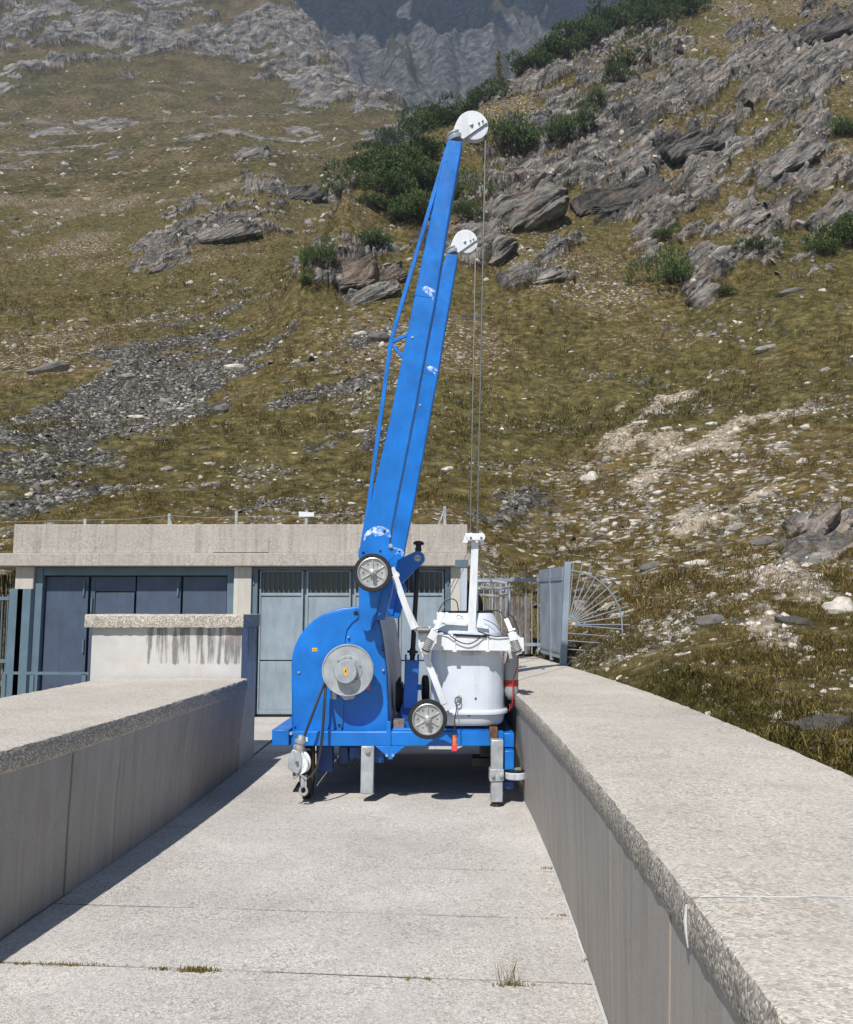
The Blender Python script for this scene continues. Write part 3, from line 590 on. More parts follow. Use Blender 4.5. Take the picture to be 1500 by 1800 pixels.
for a in [
 (85, 648, 78, 2, 1, 'large flat brownish slab lying in grass above the grey scree', 0), (224, 660, 30, 1, 2, 'pale grey stone at the upper left of the scree', 10), (412, 645, 38, 1, 3, 'whitish angular stone in the grass right of the scree top', 15),
 (390, 720, 34, 3, 1, 'dark grey boulder alone in the grass right of the scree', 30), (84, 850, 48, 2, 2, 'long pale slate block in the scree above the roof corner', 12), (240, 732, 32, 2, 3, 'white flat stone on the right edge of the scree', 14),
 (282, 772, 28, 1, 0, 'small dark slate at the lower right edge of the scree', 0), (664, 592, 50, 1, 1, 'broad grey slab touching the left strut of the tall boom', 10), (632, 586, 26, 1, 3, 'whitish stone left of the broad slab by the boom strut', 0),
 (786, 824, 26, 1, 3, 'pale upright flake between the booms and hoist cables', 40), (1128, 742, 34, 2, 3, 'thin pale flake in turf above the bare gravel patch', 4), (1348, 612, 50, 2, 2, 'long thin grey stone like a plank high on the right turf', 8),
 (1394, 512, 52, 2, 1, 'long dark grey sliver below the right hand dwarf pine', 18), (1212, 792, 32, 1, 3, 'bluish white stone at the top of the pale gravel patch', 20), (1038, 842, 34, 3, 3, 'rounded beige boulder left of the pale gravel patch', 0),
 (1140, 998, 46, 1, 1, 'grey block with flat top right of the spiked fan guard', 4), (1224, 992, 46, 1, 3, 'long whitish stone right of the grey flat-topped block', -4), (1246, 1095, 64, 1, 1, 'broad brown grey stone low on the slope right of the fan', 12),
 (1394, 1092, 66, 2, 0, 'dark steep slab pointing down the slope at the right', -50), (1476, 1072, 56, 3, 3, 'large whitish rock at the right edge of the picture', -15), (1442, 1278, 128, 2, 0, 'biggest dark slab beside the coping at lower right', -12),
 (1434, 1256, 34, 1, 3, 'cream stone resting above the biggest dark slab', 0), (1290, 928, 44, 1, 2, 'beige slab below the pale gravel patch', 6), (1336, 955, 54, 1, 1, 'grey slab pair member right of the beige slab', 14),
 (1208, 1108, 18, 3, 3, 'small white stone left below the broad brown grey stone', 0), (1252, 1048, 20, 3, 3, 'small round white stone above the broad brown grey stone', 0), (1228, 965, 16, 3, 2, 'tiny grey stone over the long whitish stone', 0),
 (1170, 1130, 22, 1, 3, 'white chip in the grass midway down the right slope', 10), (1355, 1190, 26, 1, 2, 'grey stone left above the cream stone', 0), (1222, 1282, 26, 1, 3, 'white stone touching the outer edge of the right coping', 20),
 (1050, 1040, 50, 2, 1, 'dark flat slab seen through the fan spokes', 8), (1070, 1068, 40, 1, 3, 'pale flat stone seen through the lower fan spokes', 10), (1010, 1045, 30, 2, 0, 'small dark slab seen beside the fan hub', 5),
 (1450, 650, 26, 1, 2, 'pale stone at the top right end of the turf scar', 10), (1300, 830, 26, 1, 3, 'white stone under the turf overhang right of the gravel', 0), (1150, 880, 22, 1, 3, 'flat white stone at the foot of the pale gravel patch', 0),
 (334, 497, 16, 3, 3, 'small white stone below the left ledge', 0), (145, 562, 22, 1, 2, 'pale stone on the left turf above the brown slab', 0), (630, 758, 24, 1, 3, 'white flake left of the tall boom at mid height', 14),
 (375, 850, 34, 2, 2, 'flat pale slab above the roof of the valve house', 10), (330, 862, 34, 2, 1, 'flat grey slab left of the pale slab above the roof', 10), (545, 700, 30, 1, 1, 'grey slate in the stony band left of the boom', 20)]:
    stone(*a[:6], tilt=a[6])
TW = ('dark', 'grey', 'light grey', 'whitish'); KW = ('broad', 'angular', 'long thin', 'chunky')
def zone_stones(n, us, vs, wp, tn, what, where, kinds=(0, 1, 2, 1, 3)):
    c = 0
    for _ in range(n*8):
        if c >= n: break
        u, v = random.uniform(*us), random.uniform(*vs)
        if any(abs(u-a) < (b_+30)*.5 and abs(v-b) < 14 for a, b, b_ in USED) or (20 < u < 830 and v > 905) or (842 < u < 1108 and v > 985): continue
        if u > 990 and v > 1172+(u-990)*.36: continue
        k, t = random.choice(kinds), random.choice(tn); wpx = random.uniform(*wp)*(.6+.8*random.random()**3)
        fv = (v-vs[0])/(vs[1]-vs[0]); fu = (u-us[0])/(us[1]-us[0])
        pos = ('upper', 'middle', 'lower')[min(2, int(fv*3))]+' '+('left', 'centre', 'right')[min(2, int(fu*3))]
        lab = f"{'tiny ' if wpx < 10 else ''}{TW[t]} {KW[k]} {what}, {pos} of {where}"
        if stone(u, v, wpx, k, t, lab, what+' in '+where, tilt=random.uniform(-10, 35)): c += 1
zone_stones(60, (0, 330), (620, 900), (10, 20), (0, 1, 1, 2), 'slate', 'the grey scree field')
zone_stones(55, (330, 690), (600, 900), (10, 20), (1, 2, 2, 3), 'slate', 'the turf between scree and booms')
zone_stones(30, (745, 1020), (560, 960), (9, 18), (1, 2, 3), 'stone', 'the turf right of the booms')
zone_stones(65, (1030, 1490), (740, 960), (10, 22), (2, 3, 3), 'stone', 'the bare gravel patch')
zone_stones(50, (1110, 1490), (960, 1330), (10, 22), (2, 3, 3), 'stone', 'the grass below the gravel patch')
# ---------------------------------------------------------------- bedrock outcrops
def outrock(name, dark=0, warm=0):
    g = N(name); c, h, f = rock_nodes(g, g.pos(), .8)
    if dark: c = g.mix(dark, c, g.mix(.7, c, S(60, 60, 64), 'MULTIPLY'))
    if warm: c = g.mix(warm, c, g.mix(.8, c, S(244, 218, 202), 'MULTIPLY'))
    return g.fin(c, .9, 0, g.bump(h, .22, 1), .2)
M['rk'] = outrock('schist_rock'); M['rkd'] = outrock('shade_dark_schist_rock', .75); M['rkw'] = outrock('brown_schist_rock', .2, .7)  # dark schist tint also paints shadow onto the overhanging ledge
def outcrop(i, u, v, wpx, hpx, ang, mat, label, dep=.42, block=.36, pale=0):
    p = hit(u, v+hpx*.25)
    if p is None or p.y > 330: return
    k = p.y/F; W_, H_ = wpx*k*.5, hpx*k*.5; D_ = dep*min(W_, H_*1.6)
    nu_, nv_ = 72, 40; th, ph = np.meshgrid(np.linspace(-math.pi, math.pi, nu_, endpoint=False), np.linspace(-math.pi/2, math.pi/2, nv_), indexing='ij')
    f = lambda x: np.sign(x)*np.abs(x)**block
    x, y, z = f(np.cos(ph))*f(np.cos(th)), f(np.cos(ph))*f(np.sin(th)), f(np.sin(ph))
    ca, sa = math.cos(math.radians(ang)), math.sin(math.radians(ang)); X_, Z_ = x*W_, z*H_; X_, Z_ = X_*ca-Z_*sa, X_*sa+Z_*ca; Y_ = y*D_
    Z_ = Z_+Y_*-.15; Y_ = Y_+Z_*.55                                          # lean back with the slope
    px, py, pz = X_+p.x, Y_+p.y, Z_+p.z; sc = max(H_, .8)
    s = px*ns.x+py*ns.y+pz*ns.z; wv_ = fbm(s/sc*.5, (px*dst.x+py*dst.y+pz*dst.z)/sc*.2, None, 3, 400+i)
    dsp = (saw(s/(sc*.75)+wv_*.8)*.26+saw(s/(sc*.26)+wv_*1.6)*.13+np.abs(fbm(s/sc*1.6, (px*dst.x+py*dst.y+pz*dst.z)/sc*.5, None, 4, 440+i, .6))*.35-.28)*sc
    big = fbm(px/sc*.45, py/sc*.45, pz/sc*.45, 2, 480+i)*.35*sc
    n = np.stack([x/W_, y/D_, z/H_], -1); n /= np.linalg.norm(n, axis=-1, keepdims=True)+1e-9
    q = np.stack([X_, Y_, Z_], -1)+n*(dsp+big)[..., None]; idx_ = np.arange(nu_*nv_).reshape(nu_, nv_); r1 = np.roll(idx_, -1, 0)
    fq = np.stack([idx_[:, :-1], r1[:, :-1], r1[:, 1:], idx_[:, 1:]], -1).reshape(-1, 4)
    me = npmesh('rock_outcrop', q.reshape(-1, 3), fq); o = finish(me, 'rock_outcrop', M[mat], None, 0, 0, label=label, cat='rock'); o.location = p
for i, a in enumerate([
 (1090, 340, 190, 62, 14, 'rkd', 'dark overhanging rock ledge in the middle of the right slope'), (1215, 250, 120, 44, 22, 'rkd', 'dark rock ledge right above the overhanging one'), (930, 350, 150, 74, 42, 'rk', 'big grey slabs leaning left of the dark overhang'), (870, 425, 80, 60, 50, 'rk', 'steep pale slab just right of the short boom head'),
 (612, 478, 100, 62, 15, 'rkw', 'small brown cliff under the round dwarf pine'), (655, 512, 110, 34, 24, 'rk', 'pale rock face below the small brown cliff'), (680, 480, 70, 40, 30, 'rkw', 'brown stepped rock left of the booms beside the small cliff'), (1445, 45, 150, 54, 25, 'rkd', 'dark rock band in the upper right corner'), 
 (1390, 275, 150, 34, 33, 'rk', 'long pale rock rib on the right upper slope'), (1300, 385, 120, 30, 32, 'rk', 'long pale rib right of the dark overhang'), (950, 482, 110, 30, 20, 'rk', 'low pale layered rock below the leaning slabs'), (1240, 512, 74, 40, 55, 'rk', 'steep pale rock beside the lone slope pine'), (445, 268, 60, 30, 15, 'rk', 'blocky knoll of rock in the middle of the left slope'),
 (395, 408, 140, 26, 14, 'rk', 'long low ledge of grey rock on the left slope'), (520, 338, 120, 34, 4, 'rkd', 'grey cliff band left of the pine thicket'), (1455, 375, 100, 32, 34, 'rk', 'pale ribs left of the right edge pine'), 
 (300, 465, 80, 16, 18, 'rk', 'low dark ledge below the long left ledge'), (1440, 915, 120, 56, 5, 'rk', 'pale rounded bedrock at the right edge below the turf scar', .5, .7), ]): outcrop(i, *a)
# ---------------------------------------------------------------- dwarf pines and larch
def needle_mat():
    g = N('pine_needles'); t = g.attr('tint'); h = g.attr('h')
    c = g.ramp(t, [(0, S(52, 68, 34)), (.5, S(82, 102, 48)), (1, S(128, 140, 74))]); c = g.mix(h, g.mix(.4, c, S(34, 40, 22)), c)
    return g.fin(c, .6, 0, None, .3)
M['needle'] = needle_mat(); M['bark'] = paint('pine_bark', S(84, 70, 58), .9, .25)
def pine_mesh(seed):
    r = np.random.default_rng(seed); nt_ = 820; V = []; T = []; H = []
    lob = r.normal(0, .42, (7, 3)); lob[:, 2] = np.abs(lob[:, 2])*.5; lr = .38+.25*r.random(7)
    k = r.integers(0, 7, nt_); d = r.normal(0, 1, (nt_, 3)); d[:, 2] = np.abs(d[:, 2])*.9+.05; d /= np.linalg.norm(d, axis=1, keepdims=True)
    base = lob[k]+d*(lr[k]*(.55+.5*r.random(nt_)**.5))[:, None]*np.array([1, 1, .95]); base[:, 2] = np.maximum(base[:, 2], .02)
    ax = d*.6+np.array([0, 0, .75])+r.normal(0, .2, (nt_, 3)); ax /= np.linalg.norm(ax, axis=1, keepdims=True); nb_ = 11
    L = .075+.075*r.random(nt_)
    for b in range(nb_):
        tpos = b/nb_; q = base+ax*(L*1.3*tpos)[:, None]; o = ax*.8+r.normal(0, .55, (nt_, 3)); o /= np.linalg.norm(o, axis=1, keepdims=True)
        s = np.cross(o, r.normal(0, 1, (nt_, 3))); s /= np.linalg.norm(s, axis=1, keepdims=True); s *= .013
        V.append(np.stack([q-s, q+s, q+o*(L*(.85-.3*tpos))[:, None]], 1)); dep = np.clip(.1+.9*(base[:, 2]/.7), 0, 1)
        T.append(np.repeat(np.clip(.45+.25*r.normal(0, 1, nt_)+.15*(tpos-.5), 0, 1), 3)); H.append(np.tile([.3+.5*tpos, .3+.5*tpos, 1], nt_))
    V = np.concatenate(V).reshape(-1, 3)
    me = npmesh('crown', V, np.arange(len(V)).reshape(-1, 3), {'tint': np.concatenate(T), 'h': np.concatenate(H)}); me.materials.append(M['needle']); return me
PM = [pine_mesh(s) for s in (1, 2, 3, 4, 5)]
def trunk_mesh(seed):
    r = random.Random(seed); mb = MB()
    for k in range(5):
        a = r.uniform(0, 6.28); d = Vector((math.cos(a), math.sin(a), 0)); mb.tube([(0, 0, -.15), d*.15+Vector((0, 0, .06)), d*.38+Vector((0, 0, .2)), d*.5+Vector((0, 0, .45))], [.045, .04, .03, .015], 6)
    o = mb.build('trunk', M['bark']); me = o.data; bpy.data.objects.remove(o); return me
TM = [trunk_mesh(s) for s in (1, 2)]
def shrub(i, u, v, wpx, hpx, label, group=None):
    p = hit(u, v)
    if p is None: return
    s = wpx*.9/F*p.y/1.45; h = hpx*.9/F*p.y/.85
    t = thing('dwarf_pine', p-Vector((0, 0, .1)), label, 'shrub', group, rz=0)
    for nm, me in (('crown', PM[i % 5]), ('trunk', TM[i % 2])):
        o = bpy.data.objects.new(nm, me); COL.objects.link(o); o.parent = t; o.scale = (s, s, h); o.rotation_euler = (0, 0, i*1.7)
SHR = [(1130, 24, 90, 42, 'dwarf pine at the top of the picture on the ridge'), (1215, 26, 70, 36, 'dwarf pine right of the topmost ridge pines'), (1175, 30, 60, 34, 'dwarf pine between the topmost two on the ridge'), (1070, 58, 84, 46, 'dwarf pine on the ridge left below the topmost one'), (1015, 84, 84, 44, 'dwarf pine in the middle of the ridge row'), (965, 108, 78, 40, 'dwarf pine low on the ridge right of the larch'), (928, 120, 60, 32, 'lowest ridge pine right beside the larch'),
 (1100, 118, 70, 34, 'dwarf pine on rock below the ridge row'), (1080, 140, 50, 26, 'smaller dwarf pine under the rock pine below the ridge'),
 (860, 176, 60, 26, 'low dwarf pine left below the larch'), (815, 196, 66, 28, 'low dwarf pine at the crest just behind the tall boom head'), (770, 212, 80, 34, 'dwarf pine at the crest left of the boom head'), (725, 240, 84, 40, 'dwarf pine on the crest, second left of the boom head'), (682, 262, 70, 36, 'dwarf pine on the crest above the left pine thicket'), (645, 292, 70, 34, 'dwarf pine at the upper left of the thicket'),
 (690, 300, 100, 50, 'dwarf pine in the middle of the thicket left of the boom'), (755, 280, 90, 48, 'dwarf pine of the thicket behind the upper strut'), (640, 330, 70, 40, 'dwarf pine on the left flank of the thicket'), (690, 352, 100, 56, 'broad dwarf pine low in the thicket'), (745, 335, 90, 52, 'dwarf pine of the thicket against the boom strut'), (728, 392, 96, 60, 'lowest dwarf pine of the thicket beside the strut'), (655, 365, 60, 34, 'small dwarf pine at the thicket lower left'),
 (800, 350, 60, 44, 'dwarf pine peeping out right of the tall boom'), (815, 388, 60, 36, 'small dwarf pine right of the boom above the short boom head'),
 (885, 262, 92, 66, 'big dwarf pine right of the tall boom head'), (925, 250, 50, 40, 'smaller dwarf pine right beside the big one near the boom head'), (985, 250, 76, 52, 'dwarf pine on the rocks right of the big one'), (1015, 228, 66, 44, 'dwarf pine leaning on the rock slabs below the ridge'), (1045, 190, 50, 36, 'narrow dwarf pine above the rock slabs'),
 (560, 468, 54, 58, 'round dwarf pine on top of the small brown cliff'), (665, 432, 56, 42, 'dwarf pine on the brown cliff left of the strut'), (540, 500, 34, 24, 'small dark dwarf pine at the foot of the brown cliff'),
 (1195, 500, 80, 66, 'lone dwarf pine in the middle of the right slope'), (1165, 420, 40, 20, 'tiny dwarf pine on the right rock ribs'), (1485, 432, 90, 54, 'large dwarf pine at the right edge, halfway up the slope'), (1440, 446, 56, 30, 'smaller dwarf pine left of the right edge pine'), (1488, 240, 60, 46, 'dwarf pine high at the right edge on rock'), (1330, 436, 56, 22, 'low dwarf pine on the pale right rock rib'), (1275, 520, 40, 18, 'tiny dwarf pine right of the lone slope pine'),
 (600, 345, 40, 24, 'small dwarf pine at the far left end of the thicket'),
 (1095, 44, 70, 40, 'dwarf pine squeezed between the topmost ridge pine and its neighbour'), (1042, 72, 66, 38, 'dwarf pine filling the ridge row just above its middle'), (990, 98, 66, 36, 'dwarf pine filling the ridge row just below its middle'), (945, 116, 56, 30, 'second lowest dwarf pine of the ridge row'), (1150, 40, 70, 34, 'low dwarf pine under the topmost ridge pine'), (1190, 12, 70, 30, 'dwarf pine cut by the top frame edge'),
 (840, 186, 60, 28, 'small dwarf pine on the crest between larch and boom head'), (795, 204, 60, 28, 'small dwarf pine on the crest touching the tall boom head'), (665, 312, 80, 44, 'dark dwarf pine inside the left of the thicket'), (720, 318, 90, 48, 'dark dwarf pine in the heart of the thicket'), (705, 378, 70, 40, 'dwarf pine at the foot of the thicket left of the lowest')]
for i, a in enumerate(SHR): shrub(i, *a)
def larch(u, v, hpx):
    p = hit(u, v); H = hpx/F*p.y; t = thing('larch_tree', p-Vector((0, 0, .2)), 'lone yellowish larch standing on the ridge below the far mountain', 'tree')
    mb = MB(); mb.tube([p, p+Vector((.1, 0, H*.5)), p+Vector((0, 0, H))], [H*.025, H*.016, H*.004], 8)
    r = np.random.default_rng(5); V = []; T = []; Hh = []
    for k in range(70):
        z = .12+.86*r.random()**.8; a = r.random()*6.28; L = (1-z)*.30*(.5+.6*r.random())+.03
        tip = p+Vector((math.cos(a)*L*H, math.sin(a)*L*H, (z-.05)*H)); root = p+Vector((0, 0, z*H)); mb.tube([root, tip], [H*.006, H*.002], 4)
        for q in range(30):
            f = r.random(); c = root.lerp(tip, f)+Vector(r.normal(0, .018*H, 3)); d = Vector(r.normal(0, 1, 3)).normalized()*H*.030; sd = d.cross(Vector(r.normal(0, 1, 3))).normalized()*H*.008
            V += [c-sd, c+sd, c+d]; T += [.5+.5*r.random()]*3; Hh += [.6, .6, 1]
    mb.build('trunk', M['bark'], t); V = np.array([tuple(parent_inv(t) @ x) for x in V])
    g = N('larch_needles'); c = g.ramp(g.attr('tint'), [(.4, S(88, 92, 44)), (1, S(142, 136, 76))])
    finish(npmesh('crown', V, np.arange(len(V)).reshape(-1, 3), {'tint': np.array(T), 'h': np.array(Hh)}), 'crown', g.fin(c, .7), t, 0, 0)
larch(879, 145, 66)
# ---------------------------------------------------------------- dam crest: walkway, parapets
def sweep(secs, closed_ends=True):
    """secs: list of loops (equal length) of 3-D points"""
    mb = MB(); n = len(secs[0]); vs = [p for s in secs for p in s]; fs = []
    for i in range(len(secs)-1):
        fs += [(i*n+k, i*n+(k+1) % n, (i+1)*n+(k+1) % n, (i+1)*n+k) for k in range(n)]
    fs += [tuple(range(n-1, -1, -1)), tuple(range((len(secs)-1)*n, len(secs)*n))]
    return mb.add(vs, fs)
def rough_edges(rng, k): return rng.uniform(-k, k)
rr = random.Random(3)
dam = thing('walkway', (0, 5, 0), None, None); dam['kind'] = 'structure'
JO = [-1.0, .75, 1.6, 2.45, 3.25, 4.14, 4.95, 5.8, 6.7, 7.6, 8.45, 9.3, 10.2, 11.1, 12.0, 12.9, 13.72]
def yskew(y, x): return y-.087*(x+.6)
for a, b in zip(JO, JO[1:]):
    mb = MB(); g = .005 if abs(a-4.14) > .01 and abs(b-4.14) > .01 else .008; secs = []
    nx = 10
    top = lambda y: [(float(XL(y))+(float(XR(y))-float(XL(y)))*k/nx) for k in range(nx+1)]
    r0 = [(x, yskew(a+g, x)+rr.uniform(-.003, .003), rr.uniform(-.0015, .0015)) for x in top(a)]; r1 = [(x, yskew(b-g, x)+rr.uniform(-.003, .003), rr.uniform(-.0015, .0015)) for x in top(b)]
    lo = [(x, y, -.2) for x, y, z in r0]; lo1 = [(x, y, -.2) for x, y, z in r1]; n = nx+1
    mb.add(r0+r1+lo+lo1, [(k, k+1, n+k+1, n+k) for k in range(nx)]+[(2*n+k, k, k+1, 2*n+k+1)[::-1] for k in range(nx)]+[(n+k, 3*n+k, 3*n+k+1, n+k+1)[::-1] for k in range(nx)])
    mb.build('floor_slab', M['floor'], dam, 0, 0)
mb = MB(); mb.add([(float(XL(y))+s*.0, y, -.004) if s == 0 else (float(XR(y)), y, -.004) for y in np.linspace(-1, 13.7, 30) for s in (0, 1)], [(2*i, 2*i+1, 2*i+3, 2*i+2) for i in range(29)])
mb.build('joint_bed', M['earth'], dam, 0, 0)
court = MB().box((-9.5, 9.9, -.25), (-2.02, 13.75, -.006)).build('forecourt', M['floor'], None, 0, 0, kind='structure')
MB().box((-9.5, 13.75, -.25), (1.2, 18.4, -.012)).build('house_base', M['mortar'], None, 0, 0, kind='structure')
# white sealant line at the foot of the right wall
pts = [(float(XR(y))-.012+rr.uniform(-.004, .004), y, .003) for y in np.linspace(1.5, 9, 60)]
mb = MB(); mb.tube(pts, [rr.uniform(.005, .008) for _ in pts], 6); mb.build('sealant_line', M['sealant'], dam)
pts = [(float(XL(y))+.008, y, .002) for y in np.linspace(2.5, 9.6, 50)]
MB().tube(pts, [rr.uniform(.003, .007) for _ in pts], 5).build('sealant_line', M['mortar'], dam)
def parapet(name, side, wall_y, cop_y, xin, xc, xout, label, CT=CT, CU=CU):
    t = thing(name, (float(xc(5)), 5, 0), label, 'wall'); over = .012*side
    for a, b in zip(wall_y, wall_y[1:]):
        secs = []; dpth = .004*rr.uniform(-1, 1)
        for y in np.linspace(a+.005, b-.005, max(3, int((b-a)/.3))):
            x0 = float(xin(y))+dpth; x1 = float(xc(y))+over+dpth; xo = float(xout(y))-.08*side
            secs.append([(x0, y, -.5), (x1*.5+x0*.5, y, CU*.5), (x1, y, CU+.01), (xo, y, CU+.01), (xo, y, -.5)])
        sweep(secs).build('wall_panel', M['wall'], t, 0, 30)
    for a, b in zip(cop_y, cop_y[1:]):
        secs = []; ys = np.arange(a+.004, b-.004, .045); ys = np.append(ys, b-.004)
        for y in ys:
            x = float(xc(y)); xo = float(xout(y)); j = lambda k=.005: rr.uniform(-k, k)
            sec = [(x+.012*side+j(.003), y, CU+j(.003)), (x+j(.0025), y, CU+.02+j()), (x+j(.003), y, CT-.03+j()), (x+.008*side+j(.004), y, CT-.008+j(.003)), (x+.03*side+j(), y, CT+j(.0015))]
            m = 6
            sec += [(x+.03*side+(xo-x-.06*side)*k/m, y, CT+rr.uniform(-.0015, .0015)) for k in range(1, m)]
            sec += [(xo-.03*side+j(), y, CT+j(.002)), (xo+j(.006), y, CT-.03+j()), (xo, y, CU-.3)]
            secs.append(sec)
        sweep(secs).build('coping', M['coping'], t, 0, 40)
    return t
XLO = lambda y: np.asarray(XCL(y))-1.55
pr = parapet('parapet_wall', 1, [-1, 1.2, 2.55, 3.55, 5.0, 6.5, 8.2, 9.9, 11.6, 14.2], [-1, 2.3, 14.2], XR, XCR, XRO, 'long concrete parapet with wide pebbly coping on the right side')
pl = parapet('parapet_wall', -1, [-1, 2.6, 5.2, 7.3, 9.15], [-1, 9.15], XL, XCL, XLO, 'long concrete parapet with wide coping casting shade on the left', CTL, CTL-.13)
# sealant run over the coping joint and down its face
xj = float(XCR(2.3)); MB().tube([(xj-.004, 2.3, CT-.02), (xj-.008, 2.302, CT-.06), (xj-.007, 2.298, CU+.03), (xj-.004, 2.3, CU+.005)], [.003, .005, .003, .002], 6).build('sealant_drip', M['sealant'], pr)
MB().tube([(xj+.03+k*.06, 2.3+rr.uniform(-.004, .004), CT-.0005) for k in range(13)], .002, 5).build('sealant_drip', M['sealant'], pr)
# formwork plugs in the left wall
for (u, v) in ((368, 1352), (419, 1303), (428, 1332), (416, 1340)):
    for y in np.linspace(4, 9.1, 400):
        x = float(XL(y))*.6+.4*(float(XCL(y))-.012); pu, pv = proj(x, y, .4)
        if pu >= u: break
    z = at(u, v, y).z; MB().lathe([(.045 if u == 368 else .03, 0), (.04 if u == 368 else .026, .006), (0, .006)], (float(XL(y))*(1-z/CU)+(float(XCL(y))-.012)*z/CU-.001, y, z), (1, 0, 0), 16).build('formwork_plug', M['pillar'], pl)
# ---------------------------------------------------------------- block at the end of the left parapet
Y0 = 9.2; c0 = at(433, 1193, Y0); xr_ = at(425, 1150, Y0).x; xl_ = at(160, 1150, Y0).x; zt = at(300, 1080, Y0-.07).z; zb = at(300, 1103, Y0-.07).z
bt = thing('concrete_block', ((xl_+xr_)/2, Y0+.5, 0), 'white streaked concrete block with pebbly slab top beyond the left parapet', 'wall')
MB().box((xl_, Y0, -.3), (xr_, Y0+.78, zb)).build('block_wall', M['stained'], bt, .006)
secs = []
for x in np.linspace(at(149, 1090, Y0-.07).x, at(428, 1090, Y0-.07).x, 50):
    j = lambda: rr.uniform(-.004, .004)
    secs.append([(x, Y0-.07+j(), zb+j()), (x, Y0-.07+j(), zt-.02+j()), (x, Y0-.055+j(), zt+j()), (x, Y0+.83, zt+j()), (x, Y0+.83, zb)])
sweep(secs).build('coping', M['coping'], bt, 0, 40)
# ---------------------------------------------------------------- valve house
YF = 13.7
hs = thing('valve_house', (-3.2, YF, 0), 'low concrete building with blue metal doors under a flat roof', 'building')
def fb(u0, v0, u1, v1, y0, y1, yref=YF):
    a = at(u0, v0, yref); b = at(u1, v1, yref); return (min(a.x, b.x), y0, min(a.z, b.z)), (max(a.x, b.x), y1, max(a.z, b.z))
a, b = fb(26, 922, 822, 973, YF-.02, YF+.25); MB().box(a, b).build('parapet', M['facade'], hs, .012)
MB().box((a[0], YF+.25, a[2]), (a[0]+.25, YF+4.2, b[2]-.002)).build('parapet', M['facade'], hs, .012)
MB().box((b[0]-.25, YF+.25, a[2]), (b[0], YF+4.2, b[2]-.002)).build('parapet', M['facade'], hs, .012)
a, b = fb(376, 945, 473, 971, YF-.034, YF-.021); MB().box(a, b).build('infill_panel', M['facade'], hs, .004)
a, b = fb(-60, 973, 831, 995, YF-.16, YF+4.4, YF-.16); MB().box(a, (b[0], b[1], b[2]+.006)).build('roof_slab', M['facade'], hs, .012)
zu = a[2]
for u0, u1, m in ((22, 54, 'pillar'), (409, 440, 'pillar'), (793, 812, 'pillar')):
    x0, x1 = at(u0, 1100, YF).x, at(u1, 1100, YF).x; MB().box((x0, YF, -.2), (x1, YF+.5, zu-.002)).build('pillar', M[m], hs, .01)
xl0 = at(22, 1100, YF).x; xr0 = at(812, 1100, YF).x
MB().box((xl0+.02, YF+.5, -.2), (xl0+.3, YF+4.2, zu-.004)).build('side_wall', M['facade'], hs); MB().box((xr0-.3, YF+.5, -.2), (xr0-.02, YF+4.2, zu-.004)).build('side_wall', M['facade'], hs)
MB().box((xl0+.3, YF+4, -.2), (xr0-.3, YF+4.2, zu-.004)).build('back_wall', M['facade'], hs)
def X(u, v=1100, Y=YF): return at(u, v, Y).x
def Zv(v, Y=YF): return at(750, v, Y).z
# dark folding door, left bay
dl = MB(); x0, x1 = X(55), X(408)
for q in ((x0, X(68)), (X(396), x1)): dl.box((q[0], YF+.06, -.05), (q[1], YF+.2, zu-.004))
dl.box((X(68)+.001, YF+.07, Zv(1011)), (X(396)-.001, YF+.2, zu-.004)); door1 = dl.build('door', M['frame'], hs, .006, label='dark slate blue folding door with a small wicket')
for u0, u1 in ((70, 145.5), (150, 229.5), (232, 311), (315, 393)):
    if u0 == 150:
        m = MB(); m.box((X(150), YF+.16, 0.02), (X(158), YF+.21, Zv(1013))); m.box((X(158)+.001, YF+.16, Zv(1039)), (X(229.5), YF+.21, Zv(1013))); m.build('door_panel', M['doordark'], door1, .004)
        MB().box((X(160), YF+.145, .03), (X(228.5), YF+.2, Zv(1041.5))).build('wicket_panel', M['doordark'], door1, .004)
    else: MB().box((X(u0), YF+.16, .02), (X(u1), YF+.21, Zv(1013))).build('door_panel', M['doordark'], door1, .004)
MB().box((X(69), YF+.225, 0), (X(395), YF+.24, Zv(1012))).build('door_backing', M['blacksteel'], door1)
for u, v in ((147.5, 1035), (313, 1035), (161, 1063), (146, 1135), (313, 1170)):
    MB().lathe([(0, -.11), (.016, -.11), (.016, .11), (0, .11)], at(u, v, YF+.14), (0, 0, 1), 10).build('hinge', M['frame'], door1)
